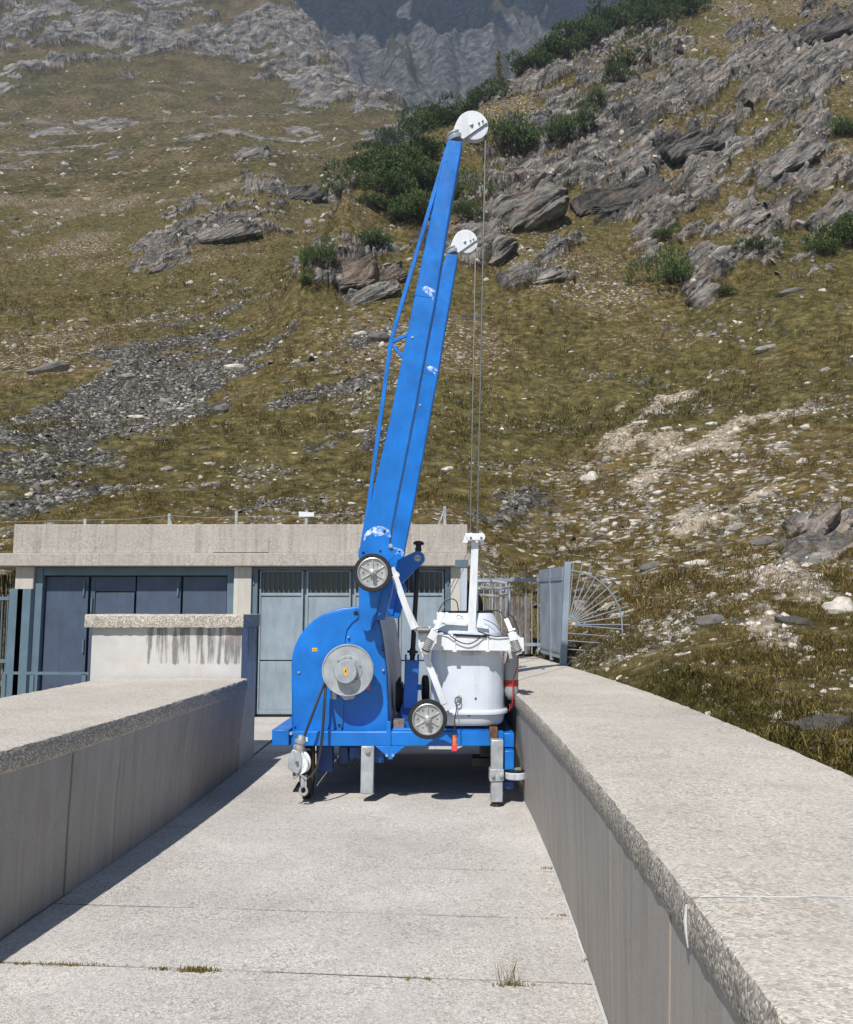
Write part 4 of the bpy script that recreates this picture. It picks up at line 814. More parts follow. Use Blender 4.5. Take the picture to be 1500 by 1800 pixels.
# pale door with barred lights, middle bay
x0, x1 = X(440), X(793)
mb = MB(); mb.box((x0, YF+.06, -.05), (X(450), YF+.2, zu-.004)); mb.box((X(783), YF+.06, -.05), (x1, YF+.2, zu-.004)); mb.box((X(450)+.001, YF+.07, Zv(1001)), (X(783)-.001, YF+.2, zu-.004))
door2 = mb.build('door', M['frame'], hs, .006, label='pale blue grey metal door with barred windows')
LE = [(452, 530), (536, 615), (621, 699), (702, 781)]
for u0, u1 in LE:
    mb = MB(); w0, w1, z0, z1 = X(u0+3), X(u1-3), Zv(1042), Zv(1004)
    mb.box((X(u0), YF+.13, .03), (w0, YF+.19, Zv(1002))); mb.box((w1, YF+.13, .03), (X(u1), YF+.19, Zv(1002)))
    mb.box((w0+.0005, YF+.131, z1), (w1-.0005, YF+.189, Zv(1002))); mb.box((w0+.0005, YF+.131, Zv(1047)), (w1-.0005, YF+.189, z0))
    mb.box((w0+.0005, YF+.131, .03), (w1-.0005, YF+.189, .10)); mb.build('leaf_frame', M['doorlight'], door2, .003)
    MB().box((w0+.001, YF+.15, Zv(1161)), (w1-.001, YF+.18, Zv(1048))).build('leaf_panel', M['doorlight'], door2, .003)
    MB().box((w0+.001, YF+.15, .102), (w1-.001, YF+.18, Zv(1163.5))).build('leaf_panel', M['doorlight'], door2, .003)
    pane = MB().box((w0+.001, YF+.172, z0), (w1-.001, YF+.18, z1)).build('window_pane', M['glass'], door2)
    for k in range(8):
        xx = w0+(w1-w0)*(k+.5)/8; MB().bar((xx, YF+.15, z0), (xx, YF+.15, z1), .011, .011).build('window_bar', M['frame'], door2)
MB().box((X(451), YF+.2, 0), (X(782), YF+.22, Zv(1002))).build('door_backing', M['doorlight'], door2)
for u in (446, 788):
    for v in (1020, 1180): MB().lathe([(0, -.07), (.014, -.07), (.014, .07), (0, .07)], at(u, v, YF+.05), (0, 0, 1), 8).build('hinge', M['frame'], door2)
# wire fence standing behind the roof parapet
wf = thing('wire_fence', (-2, 16.2, 2.6), 'thin wire fence on short posts behind the concrete roof edge', 'fence')
PT = [(298, 903), (416, 899), (539, 897), (782, 890), (150, 912)]
for u, v in PT:
    p = at(u, v, 16.2); MB().bar((p.x, 16.2, 2.2), p, .05, .03).build('fence_post', M['galv'], wf)
p = at(782, 890, 16.2); q = at(768, 930, 16.2); MB().bar(p-Vector((0, .02, .05)), q, .03, .02).build('brace', M['galv'], wf); p = at(298, 905, 16.2); MB().bar(p-Vector((0, .03, .03)), at(306, 935, 16.2), .025, .02).build('brace', M['galv'], wf)
MB().prism([at(525, 899, 16.16), at(552, 901, 16.16), at(552, 908, 16.16), at(526, 908, 16.16)], (0, .01, 0)).build('sign_plate', M['white'], wf)
w_ = [at(0, 918, 16.2), at(150, 914, 16.2), at(224, 913, 16.2), at(298, 906, 16.2), at(357, 910, 16.2), at(416, 909, 16.2), at(539, 906, 16.2), at(660, 900, 16.2), at(782, 893, 16.2), at(812, 912, 16.3)]
MB().tube(w_, .0035, 5).build('wire', M['galv'], wf)
# ---------------------------------------------------------------- railings right of the house
YR = 13.4
rl = thing('railing', (1.3, YR, CT), 'grey steel bar railing crossing behind the white cabin', 'railing')
for v in (1019.5, 1133): a, b = at(836, v, YR), at(950, v, YR); MB().bar(a, b, .05, .03).build('rail', M['railgrey'], rl)
for k in range(11):
    u = 840+k*10.6; MB().tube([at(u, 1008, YR), at(u, 1150, YR)], .009, 6).build('railing_bar', M['railgrey'], rl)
pp = [at(950, 1000, 13.4), at(998, 988, 11.75)]
gt = thing('gate_leaf', (pp[1].x, 11.8, CT), 'slatted blue grey gate leaf with a stout end post on the right coping', 'gate')
A, B = at(949, 1002, 13.4), at(990, 997, 11.95); A0, B0 = at(949, 1154, 13.4), at(990, 1167, 11.95); A0.x = A.x; B0.x = B.x-.01
for k in range(22):
    f = (k+.5)/22; t_, b_ = A.lerp(B, f), A0.lerp(B0, f); MB().bar(b_+Vector((0, 0, .06)), t_, .022, .05, up=(B-A)).build('slat', M['railgrey'], gt)
for f in (.12, .88): MB().bar(A0.lerp(A, f), B0.lerp(B, f), .04, .05, up=(0, 0, 1)).build('rail', M['railgrey'], gt)
MB().bar((A+B)/2, (A0+B0)/2, .05, .06, up=(B-A)).build('middle_post', M['railgrey'], gt)
pt_, pb_ = at(998, 988, 11.8), at(990, 1171, 11.8); pb_.z = CT
MB().bar(pb_, pt_, .085, .09).build('end_post', M['railgrey'], gt, .004); MB().box((pb_.x-.07, 11.73, CT-.001), (pb_.x+.07, 11.87, CT+.012)).build('base_plate', M['railgrey'], gt)
fan = thing('fan_guard', (pb_.x+.1, 11.8, CT), 'quarter circle fan of steel spikes beside the gate post', 'guard')
cx, cz = at(999, 1098, 11.78).x, at(999, 1098, 11.78).z; R0, R1 = 14/F*11.9, 93/F*11.9
for k in range(11):
    a = math.radians(84-k*8.4); d = Vector((math.cos(a), 0, math.sin(a))); c = Vector((cx, 11.78, cz))
    MB().tube([c+d*R0, c+d*(R1+.10+.03*rr.random())], .0075, 6).build('spike', M['railgrey'], fan)
arc = lambda R, a0, a1: [Vector((cx+R*math.cos(math.radians(x)), 11.77, cz+R*math.sin(math.radians(x)))) for x in np.linspace(a0, a1, 22)]
e = arc(R1, 92, -4); MB().tube(e+[Vector((e[-1].x, 11.77, at(1, 1172, 11.77).z))], .010, 6).build('arc_rim', M['railgrey'], fan); MB().tube(arc(R0, 100, -20), .009, 6).build('hub_ring', M['railgrey'], fan)
for v in (1100, 1115, 1128, 1143, 1157, 1169):
    a = at(996, v-2, 11.78); b = at(1103 if v not in (1100, 1169) else 1092, v+6 if v < 1165 else v, 11.78); MB().tube([a, b], .0075, 6).build('spike', M['railgrey'], fan)
wp = thing('plank_fence', (1.6, 14.4, .9), 'weathered grey wooden planks behind the bar railing', 'fence')
for k in range(6):
    u0 = 856+k*13; MB().prism([at(u0, 1050+rr.uniform(-3, 3), 14.4), at(u0+11.5, 1051+rr.uniform(-3, 3), 14.4), at(u0+11.5, 1150, 14.4), at(u0, 1150, 14.4)], (0, .03, 0)).build('plank', M['wood'], wp, .003)
for v in (1066, 1120): MB().bar(at(852, v, 14.46), at(936, v, 14.46), .08, .04).build('rail', M['wood'], wp)
# left edge: blue gate and low rail
lg = thing('side_gate', (-6.0, 12.4, 0), 'blue steel gate with bars and box posts at the left edge', 'gate')
YG = 12.4
for u0, u1 in ((17, 30), (30.8, 44)): a, b = at(u0, 1035, YG), at(u1, 1235, YG); MB().box((a.x, YG, 0), (b.x, YG+.12, a.z)).build('gate_post', M['frame'], lg, .004)
for v in (1052, 1162): MB().bar(at(-40, v, YG+.05), at(17, v, YG+.05), .05, .04).build('gate_rail', M['frame'], lg)
for k in range(6):
    u = -33+k*9.5; MB().tube([at(u, 1045, YG+.05), (at(u, 1045, YG).x, YG+.05, .08)], .012, 6).build('gate_bar', M['frame'], lg)
lr = thing('low_rail', (-5.3, 11.4, 0), 'low pale blue steel rail in front of the dark doors', 'railing')
MB().bar(at(6, 1183, 11.4), at(157, 1184, 11.4), .035, .035).build('rail', M['frame'], lr)
for u in (8, 57, 148): p = at(u, 1185, 11.4); MB().bar((p.x, 11.4, 0), p, .05, .035).build('rail_post', M['frame'], lr)

# ---------------------------------------------------------------- weeds in the joints
gw = N('weed_green'); M['weed'] = gw.fin(gw.mix(gw.noise(gw.pos(), 40, 2), S(70, 74, 34), S(140, 118, 66)), .8)
def weed(u, v, wpx, hpx, n, label, dry=False):
    p = onz(u, v, .002); s = F/p.y; mb = MB(); r = random.Random(int(u))
    for k in range(n):
        q = p+Vector((r.gauss(0, wpx/s*.3), r.gauss(0, .008), 0)); h = hpx/s*r.uniform(.4, 1); d = Vector((r.gauss(0, .35), r.gauss(0, .3), 1)); sd = Vector((r.uniform(-1, 1), r.uniform(-1, 1), 0)).normalized()*(.0011 if dry else .003)
        mb.add([q-sd, q+sd, q+d*h*.6+sd*.7, q+d*h*.6+Vector((d.x*.4, d.y*.4, .7))*h*.4, q+d*h*.6-sd*.7], [(0, 1, 2, 3, 4)])
    mb.build('weed', M['weed'], None, 0, 0, label=label, cat='weed')
for a in ((345, 1708, 60, 12, 150, 'bushiest green weed in the nearest floor joint'), (120, 1697, 110, 6, 110, 'mossy weeds along the left of the nearest joint'), (283, 1705, 30, 6, 50, 'small weed left of the bushiest one in the joint'), (40, 1695, 40, 5, 40, 'tiny moss at the left end of the nearest joint'), (898, 1733, 60, 8, 60, 'low brown weed at the foot of the dry stalks'),
          (716, 1721, 10, 7, 14, 'tiny weed right of the joint middle, left of a pair'), (752, 1722, 10, 7, 14, 'tiny weed right of the joint middle, right of a pair'), (342, 1407, 16, 6, 30, 'small green weed under the left wall near the machine'), (388, 1372, 16, 6, 30, 'farther green weed under the left wall'), (965, 1527, 26, 5, 30, 'weed in the joint at the right wall'), (990, 1610, 30, 4, 24, 'weed in the second joint at the right wall'), (1033, 1690, 10, 9, 16, 'tuft growing at the foot of the right wall')): weed(*a)
weed(893, 1732, 40, 55, 34, 'thin dry stalks standing up from the nearest joint', True)
# ---------------------------------------------------------------- mobile crane with two booms
HD = math.radians(1.15); hd = Vector((math.sin(HD), math.cos(HD), 0))
def P(u, v, Y): return at(u, v, Y)
def poly(pts, Y): return [at(u, v, Y) for u, v in pts]
def arcpx(cu, cv, r, a0, a1, n=10): return [(cu+r*math.cos(math.radians(a)), cv-r*math.sin(math.radians(a))) for a in np.linspace(a0, a1, n)]
YP, YBM, YD, YB, YW, YC = 7.80, 7.38, 7.58, 7.66, 7.33, 7.62
cr = thing('mobile_crane', (-.45, 8.9, 0), 'blue twin-boom mobile crane standing on the walkway', 'crane')
def part(mb, name, mat, par=None, bevel=.006, smooth=30, label=None): return mb.build(name, M[mat], par or cr, bevel, smooth, label=label)
# winch housing
hull = [(513, 1288), (512, 1165), (514, 1150)]+[(518, 1136), (526, 1119), (537, 1104), (551, 1090), (567, 1080), (585, 1073), (604, 1068), (628, 1066), (652, 1072), (664, 1087), (670, 1107), (675, 1140), (680, 1184), (683, 1250), (684, 1288)]
hs_ = part(MB().prism(poly(hull, YP), hd*2.55), 'winch_housing', 'blue', None, .012)
cov = [(516, 1282), (515, 1165), (518, 1148), (523, 1133), (531, 1118), (542, 1105), (555, 1094), (570, 1084), (588, 1077), (606, 1072), (626, 1070), (630, 1077), (630, 1086), (618, 1096), (610, 1107), (607, 1120), (605, 1232), (603, 1278), (597, 1288), (588, 1290), (528, 1290), (519, 1287)]
part(MB().prism(poly(cov, YP-.014), hd*.0135), 'cover_panel', 'blue', hs_, .003)
# grey skin on the inner side of the housing
sk = [(665, 1086), (670.5, 1107), (675.5, 1140), (680.5, 1184), (683.5, 1250), (684.5, 1284)]; sv = []
for (u, v) in sk: p = P(u, v, YP+.02); sv += [p+Vector((.004, 0, 0)), p+hd*2.36+Vector((.004, 0, 0))]
part(MB().add(sv, [(2*i, 2*i+1, 2*i+3, 2*i+2) for i in range(len(sk)-1)]), 'side_panel', 'greypaint', hs_, 0)
part(MB().lathe([(0, -.016), (.022, -.016), (.022, -.012)], P(626, 1078, YP), (0, 1, 0), 16), 'bolt_hole', 'blacksteel', hs_, 0)
for u, v, m in ((526, 1182, 'galv'), (613, 1120, 'galv'), (674, 1178, 'galv'), (519, 1276, 'blue'), (673.5, 1136, 'blacksteel'), (674, 1143, 'blacksteel')):
    part(MB().lathe([(0, -.03), (.008, -.03), (.011, -.02), (.011, -.005)], P(u, v, YP), (0, 1, 0), 10), 'bolt', m, hs_, 0)
lb = part(MB().prism(poly([(549, 1139), (558, 1139), (558, 1145), (549, 1145)], YP-.0155), (0, .0012, 0)), 'warning_sticker', 'yellow', hs_, 0)
for u in (551.2, 555.3): part(MB().prism(poly([(u, 1140.5), (u+1.3, 1140.5), (u+1.3, 1143.8), (u, 1143.8)], YP-.0162), (0, .0005, 0)), 'mark', 'blacksteel', lb, 0)
hk = part(MB().tube([P(595, 1275, YP-.02), P(597, 1270, YP-.05), P(600, 1272, YP-.06), P(600, 1279, YP-.05)], .008, 8), 'latch', 'steel', hs_, 0)
# cable drum
do = P(611.5, 1178, YD); dax = Vector((0, -1, 0)); rp = 1/F*YD*1.02; RD = 44*rp
dr = part(MB().lathe([(0, -.20), (RD*.62, -.20), (RD*.62, -.05), (RD*.99, -.05), (RD, -.04), (RD, .004), (RD*.985, .010), (RD*.95, .010), (RD*.93, .002), (RD*.56, .002), (RD*.54, .009), (RD*.47, .009), (RD*.45, .004), (0, .004)], do, dax, 64), 'cable_drum', 'galv', None, 0, 25)
ho = P(609, 1180, YD); RH = 19.5*rp
hub = part(MB().lathe([(RH, .0), (RH, .085), (RH*.94, .094), (0, .094)], ho, dax, 40), 'drum_hub', 'galv', dr, 0, 30)
part(MB().prism([ho+dax*.0955+Vector(q) for q in ((-.018, 0, .034), (.008, 0, .042), (.022, 0, -.026), (-.004, 0, -.034))], (0, .001, 0)), 'hazard_sticker', 'yellow', dr, 0)
part(MB().prism([ho+dax*.0965+Vector(q) for q in ((.004, 0, .026), (-.006, 0, .002), (.002, 0, .003), (-.001, 0, -.018), (.012, 0, .009), (.004, 0, .008), (.010, 0, .026))], (0, .0008, 0)), 'lightning_mark', 'blacksteel', dr, 0)
for k in range(6):
    a = k*math.pi/3+.3; part(MB().lathe([(0, .018), (.006, .018), (.006, .008)], do+Vector((math.cos(a), 0, math.sin(a)))*RD*.5, dax, 8), 'bolt', 'steel', dr, 0)
pn = do+dax*.0115
part(MB().prism([P(616, 1207, YD)+Vector((0, -.004, 0))+Vector(q) for q in ((0, 0, 0), (.075, 0, .03), (.07, 0, .075), (-.002, 0, .04))], (0, .002, 0)), 'maker_plate', 'alu', dr, 0)
part(MB().prism([P(618, 1203, YD)+Vector((0, -.005, 0))+Vector(q) for q in ((0, 0, 0), (.045, 0, .018), (.045, 0, .03), (0, 0, .013))], (0, .0012, 0)), 'maker_plate', 'blacksteel', dr, 0)
part(MB().prism(poly([(583, 1215), (592, 1218), (592, 1230), (583, 1229)], YD+.1), (0, .06, 0)), 'guide_bracket', 'alu'); part(MB().prism(poly([(597, 1219), (627, 1217), (622, 1229), (606, 1231), (600, 1226)], YD+.06), (0, .1, 0)), 'brush_holder', 'alu')
part(MB().prism(poly([(644, 1202), (650, 1202), (651, 1212), (643, 1212)], YD+.02), (0, .04, 0)), 'red_tag', 'redplastic'); part(MB().prism(poly([(655, 1165), (658, 1168), (657, 1185), (654, 1186)], YD+.03), (0, .05, 0)), 'guide_bracket', 'alu')
# chassis
ch = part(MB().box(tuple(P(512, 1312, YB))[:1]+(YB, P(1, 1312, YB).z), (P(886, 1284, YB).x, YB+.12, P(1, 1286, YB).z)), 'chassis_beam', 'blue', None, .008)
def plan_box(u0, u1, v0, v1, Y, dep, name, mat, par=None, bevel=.006):
    return part(MB().prism(poly([(u0, v1), (u1, v1), (u1, v0), (u0, v0)], Y), hd*dep), name, mat, par, bevel)
plan_box(478, 508, 1283, 1311, YB+.05, 2.9, 'side_beam', 'blue'); plan_box(886.5, 904, 1289, 1314, YB+.02, 2.9, 'side_beam', 'blue')
plan_box(509, 883, 1290, 1310, YB+2.5, .12, 'chassis_beam', 'blue_dark')
plan_box(690, 860, 1281, 1286, YB+.02, .5, 'deck_plate', 'blue')
plan_box(520, 884, 1300, 1306, YB+.13, 2.35, 'added_shade_plate', 'blue_dark')  # unseen plate added under the chassis to fill in its ground shadow
part(MB().prism(poly([(680, 1268), (687, 1268), (687, 1312), (712, 1312), (691, 1330), (690, 1335), (682, 1335), (681, 1330), (660, 1312), (680, 1312)], YB-.02), (0, .018, 0)), 'gusset', 'blue', None, .003)
for u in (680, 691): part(MB().lathe([(0, -.012), (.012, -.012), (.012, .03), (0, .03)], P(u, 1328, YB-.03), (0, 1, 0), 6), 'bolt', 'galv', None, 0)
for u in (511, ): part(MB().lathe([(0, -.02), (.014, -.02), (.016, 0)], P(512, 1289, YB), (0, 1, 0), 8), 'bolt', 'galv', None, 0)
part(MB().prism(poly([(526, 1297), (541, 1296), (541, 1304), (527, 1305)], YB-.004), (0, .003, 0)), 'plate', 'white', None, 0)
# outrigger legs
lg1 = part(MB().prism(poly([(633.5, 1396), (656, 1396), (658, 1312), (635, 1312)], YB-.02), (0, .12, 0)), 'outrigger_leg', 'galv', None, .008)
part(MB().lathe([(0, -.03), (.02, -.03), (.02, -.01), (.03, -.008), (.03, 0)], P(646, 1319, YB-.02), (0, 1, 0), 12), 'bolt', 'alu', lg1, 0)
YL = 7.5
lg2 = part(MB().prism(poly([(863.5, 1411), (884, 1411), (885.5, 1301), (864, 1301)], YL), (0, .11, 0)), 'outrigger_leg', 'galv', None, .008)
part(MB().prism(poly([(861, 1374), (886.5, 1373), (886, 1353), (861.5, 1353)], YL-.014), (0, .138, 0)), 'leg_clamp', 'galv', lg2, .004)
for u in (867, 881.5): part(MB().lathe([(0, -.03), (.011, -.028), (.017, -.018), (.017, 0)], P(u, 1363, YL-.014), (0, 1, 0), 12), 'bolt', 'alu', lg2, 0)
part(MB().lathe([(0, 0), (.06, 0), (.06, .012), (.05, .022), (.05, .03), (0, .03)], P(874, 1417, YL+.055), (0, 0, 1), 20), 'foot_pad', 'blacksteel', lg2, 0)
ft = onz(874, 1422, .001); ft.y = YL+.05; part(MB().box((ft.x-.035, ft.y-.035, .002), (ft.x+.035, ft.y+.04, P(874, 1415, YL).z)), 'foot_stub', 'rust', lg2, .004)
part(MB().prism(poly([(861, 1302), (875, 1302), (875, 1278), (861, 1278)], YL+.13), (0, .09, 0)), 'support_post', 'rust', None, .003)
plan_box(887, 904, 1320, 1353, YL+.06, .3, 'guide_bracket', 'blue'); plan_box(886, 904, 1374, 1388, YL+.12, .25, 'guide_bracket', 'blue_dark')
gw_ = P(906, 1362, YL+.1); gr_ = 18.5/F*YL
gwh = part(MB().lathe([(0, -.035), (gr_*.9, -.035), (gr_, -.025), (gr_, .02), (gr_*.92, .03), (0, .03)], gw_, (0, 0, 1), 36), 'guide_wheel', 'greypaint', None, 0)
part(MB().lathe([(gr_*.95, .028), (gr_*.95, .042), (gr_*.5, .045), (0, .045)], gw_, (0, 0, 1), 30), 'wheel_plate', 'blacksteel', gwh, 0)
part(MB().prism([gw_+Vector(q) for q in ((-.14, -.03, .046), (.05, -.03, .046), (.05, .05, .046), (-.14, .05, .046))], (0, 0, .008)), 'wheel_fork', 'alu', gwh, 0)
# road wheels below the chassis
for (u, v, Y, x_) in ((541, 1346, YB+.22, 0), (862, 1346, YB+1.9, 0), (562, 1346, YB+2.1, 0)):
    p = P(u, v, Y); r_ = p.z-.003
    wt = part(MB().lathe([(0, -.05), (r_*.5, -.05), (r_*.92, -.05), (r_, -.035), (r_, .035), (r_*.92, .05), (r_*.5, .05), (0, .05)], p, (1, .05, 0), 32), 'road_wheel', 'black', None, 0)
    part(MB().lathe([(0, -.056), (r_*.3, -.056), (r_*.55, -.051), (r_*.55, .051), (r_*.3, .056), (0, .056)], p, (1, .05, 0), 24), 'wheel_rim', 'rustyellow', wt, 0)
plan_box(556, 585, 1312, 1357, YB+.25, .1, 'wheel_bracket', 'blue_dark'); plan_box(596, 612, 1313, 1340, YB+.3, .3, 'drive_motor', 'blue_dark'); plan_box(614, 634, 1313, 1334, YB+.2, .35, 'drive_motor', 'blue_dark'); plan_box(658, 675, 1313, 1341, YB+.1, .3, 'control_box', 'blue_dark')
plan_box(845, 864, 1312, 1330, YB+.3, .3, 'wheel_bracket', 'blacksteel'); plan_box(829, 862, 1332, 1347, YB+.35, .2, 'wheel_bracket', 'blacksteel')
part(MB().tube([P(591, 1330, YB+.2), P(597, 1345, YB+.2), P(608, 1350, YB+.2), P(620, 1346, YB+.2), P(625, 1334, YB+.2)], .008, 8), 'hose', 'hose', None, 0)
# boom: built once, copied to the rear
def boom():
    bm = thing('boom', P(660, 1000, YBM+.1), None, None); bm.parent = None
    L = [(786.5, 245.5), (755.5, 391), (727, 530), (721, 560), (685.5, 738), (642, 924), (635, 965)]; Rr = [(813.8, 247.5), (788.5, 391), (766, 530), (760, 560), (726.7, 738), (690, 924), (683, 975)]
    Y = YBM+.12; a = [(q, w_) for q, w_ in zip(L, Rr)]; d = hd*.17
    vs = []; fs = []
    for l, r_ in a: p, q = P(*l, Y), P(*r_, Y); vs += [p, q, q+d, p+d]
    for i in range(len(a)-1): fs += [(4*i+k, 4*i+(k+1) % 4, 4*i+4+(k+1) % 4, 4*i+4+k) for k in range(4)]
    fs += [(0, 3, 2, 1), tuple(4*(len(a)-1)+k for k in range(4))]
    out = [('boom', MB().add(vs, fs), 'blue', .012)]
    out.append(('tie_strut', MB().bar(P(786, 262, Y+.06), P(688, 597, Y+.06), .036, .036).bar(P(688, 597, Y+.06), P(646, 905, Y+.06), .036, .036).bar(P(646, 905, Y+.06), P(637, 960, Y+.06), .036, .036), 'blue', .003))
    out.append(('strut_brace', MB().bar(P(689, 601, Y+.06), P(716, 589, Y+.06), .03, .03), 'blue', .002)); out.append(('strut_brace', MB().bar(P(689, 606, Y+.06), P(709, 628, Y+.06), .03, .03), 'blue', .002))
    # sun glints painted white: at the weld, and mixed with crust at the knuckle
    def patch(pts, name='glint_scuff_patch'): out.append((name, MB().prism(poly(pts, Y-.0025), (0, .0015, 0)), 'scuff', 0))
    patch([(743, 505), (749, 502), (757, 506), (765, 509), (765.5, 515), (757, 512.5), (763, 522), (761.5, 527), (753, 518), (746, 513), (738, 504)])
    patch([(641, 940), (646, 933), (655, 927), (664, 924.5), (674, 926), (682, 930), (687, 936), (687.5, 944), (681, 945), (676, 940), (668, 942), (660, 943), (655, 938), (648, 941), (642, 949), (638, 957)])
    out.append(('pin_hole', MB().lathe([(0, -.004), (.013, -.004), (.013, .002)], P(676, 934, Y), (0, 1, 0), 12), 'blacksteel', 0))
    out.append(('bolt', MB().lathe([(0, -.008), (.012, -.008), (.012, .002)], P(725, 593, Y), (0, 1, 0), 10), 'galv', 0))
    out.append(('weld_seam', MB().bar(P(728, 518, Y-.001), P(768, 524, Y-.001), .006, .004), 'blue', 0))
    # head: collar, cheek plates, sheave
    c = P(800, 241, Y+.085); ax = (P(797, 234, Y+.085)-P(801, 247, Y+.085)).normalized()
    out.append(('head_collar', MB().lathe([(0, -.04), (.075, -.04), (.08, -.015), (.08, 0), (.062, .004), (.062, .018), (.072, .022), (.072, .035), (.05, .042), (0, .05)], c, ax, 28), 'galv', 0))
    ck = [(795, 235), (800, 220), (804, 211)]+arcpx(830, 222, 28, 152, 32, 14)+[(858, 214), (815, 244)]
    for k, dy in enumerate((.03, .128)): out.append(('cheek_plate', MB().prism(poly(ck, Y+dy), (0, .012, 0)), 'white', .003))
    sc_ = P(833.5, 225, Y+.085); sr = 25/F*Y*1.06
    out.append(('sheave', MB().lathe([(0, -.034), (sr*.85, -.034), (sr, -.03), (sr, -.022), (sr*.88, 0), (sr, .022), (sr, .03), (sr*.85, .034), (0, .034)], sc_, (0, 1, 0), 40), 'white', 0))
    for u, v, r_ in ((829, 219, .02), (842, 216, .011), (848.5, 212.5, .011)): out.append(('bolt', MB().lathe([(0, -.022), (r_*.6, -.022), (r_*.6, -.008), (r_, -.006), (r_, .002)], P(u, v, Y+.03), (0, 1, 0), 14), 'alu', 0))
    # knuckle
    kn = arcpx(661, 974, 31, 205, 20, 18)+[(698, 966), (694, 976), (681, 989), (676, 1000), (668, 1008), (632, 1004), (632, 985)]
    out.append(('knuckle_plate', MB().prism(poly(kn, Y-.035), (0, .03, 0)), 'blue', .006))
    for u, v, r_, m in ((687, 960, .018, 'galv'), (669, 969, .011, 'blacksteel'), (639, 972, .014, 'blacksteel')): out.append(('bolt', MB().lathe([(0, -.025 if m == 'galv' else -.002), (r_, -.022 if m == 'galv' else -.002), (r_, .002)], P(u, v, Y-.035), (0, 1, 0), 14), m, 0))
    nk = [(631, 1000), (631, 1066), (634, 1090), (638, 1108), (646, 1111), (652, 1108), (660, 1088), (668, 1048), (676, 1004)]
    out.append(('neck_plate', MB().prism(poly(nk, Y+.22), (0, .028, 0)), 'blue', .005))
    out.append(('knuckle_block', MB().prism(poly([(636, 985), (676, 985), (672, 1008), (636, 1008)], Y), hd*.5), 'blue', .006))
    nk2 = [(634, 1004), (634, 1060), (644, 1090), (676, 1090), (686, 1052), (692, 1020), (684, 1000)]
    out.append(('neck_block', MB().prism(poly(nk2, Y+.25), hd*.2), 'blue', .008))
    arm = [(678, 1000), (690, 989)]+arcpx(734.3, 981, 12.5, 125, -50, 10)+[(706, 1026), (692, 1034), (680, 1028)]
    out.append(('crank_arm', MB().prism(poly(arm, Y+.70), hd*.10), 'blue', .004))
    out.append(('arm_pin', MB().lathe([(0, -.008), (.031, -.008), (.034, 0)], P(734.3, 981, Y+.70), (0, 1, 0), 24), 'alu', 0))
    for du in (-2.4, 2.4): out.append(('bolt', MB().lathe([(0, -.014), (.007, -.014), (.007, -.005)], P(734.3+du, 981, Y+.70), (0, 1, 0), 8), 'blacksteel', 0))
    # spindle and jack column
    t0, t1 = P(736, 960, Y+.75), P(725, 1160, Y+.75); axs = (t0-t1).normalized()
    out.append(('spindle', MB().tube([t1, t0], .024, 14), 'blacksteel', 0))
    out.append(('spindle_knob', MB().lathe([(0, -.05), (.032, -.05), (.032, -.02), (.028, -.02), (.028, .01), (.05, .014), (.055, .03), (.04, .045), (.02, .05), (0, .05)], t0, axs, 20), 'blacksteel', 0))
    q = P(725.5, 1146, Y+.75); out.append(('spindle_nut', MB().lathe([(0, -.035), (.03, -.035), (.03, -.012), (.052, -.01), (.052, .012), (.03, .014), (.026, .035), (0, .035)], q, axs, 10), 'blacksteel', 0))
    out.append(('jack_column', MB().prism(poly([(709, 1245), (733, 1245), (736.5, 1162), (712, 1160)], Y+.69), hd*.13), 'blue', .006))
    for uu in ((711.5, 714.5), (733.5, 736.5)): out.append(('jack_cheek', MB().prism(poly([(uu[0], 1166), (uu[1], 1166), (uu[1], 1151), (uu[0], 1151)], Y+.69), hd*.13), 'blue', .003))
    out.append(('jack_foot', MB().prism(poly([(694, 1282), (738, 1282), (736, 1240), (706, 1238)], Y+.72), hd*.16), 'blue_dark', .006))
    for nm, mb, m, bv in out[1:]: pass
    bpy.data.objects.remove(bm)
    return out
REARSKIP = ('crank_arm', 'arm_pin', 'spindle', 'spindle_knob', 'spindle_nut', 'jack_column', 'jack_cheek', 'jack_foot'); BO = boom(); rear = hd*2.55
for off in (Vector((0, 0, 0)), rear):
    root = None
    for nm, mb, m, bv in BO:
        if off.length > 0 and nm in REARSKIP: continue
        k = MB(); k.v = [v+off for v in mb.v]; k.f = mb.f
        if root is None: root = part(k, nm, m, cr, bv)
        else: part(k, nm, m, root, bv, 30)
# hoist cables
YCb = YBM+.205
for off, ub, extra in ((Vector((0, 0, 0)), 838, 0), (rear, 0, 0)):
    a = P(854, 226, YCb)+off; b = P(839, 945, YC+.14)+off*.86
    part(MB().tube([a, a.lerp(b, .5), b], .0075, 6), 'hoist_cable', 'steel', None, 0)
# coil of cable on the housing side
c = P(699, 1224, YP+.5)
for k in range(5):
    part(MB().tube([c+Vector((-.01+.008*k, .09*math.cos(t)+k*.012, (.13+.012*k)*math.sin(t))) for t in np.linspace(0, 6.28, 26)[:-1]], .008, 6, True), 'cable_coil', 'green', None, 0)
part(MB().prism(poly([(695, 1218), (706, 1200), (710, 1212), (708, 1240), (696, 1250)], YP+.62), hd*.25), 'coil_hanger', 'blacksteel', None, .01)
# timber block on the deck
MB().prism(poly([(692, 1285), (711, 1285), (711, 1267), (692, 1267)], YB+.08), (0, .16, 0)).build('timber_block', M['wood'], None, .004, label='short weathered timber block lying on the blue chassis', cat='block')
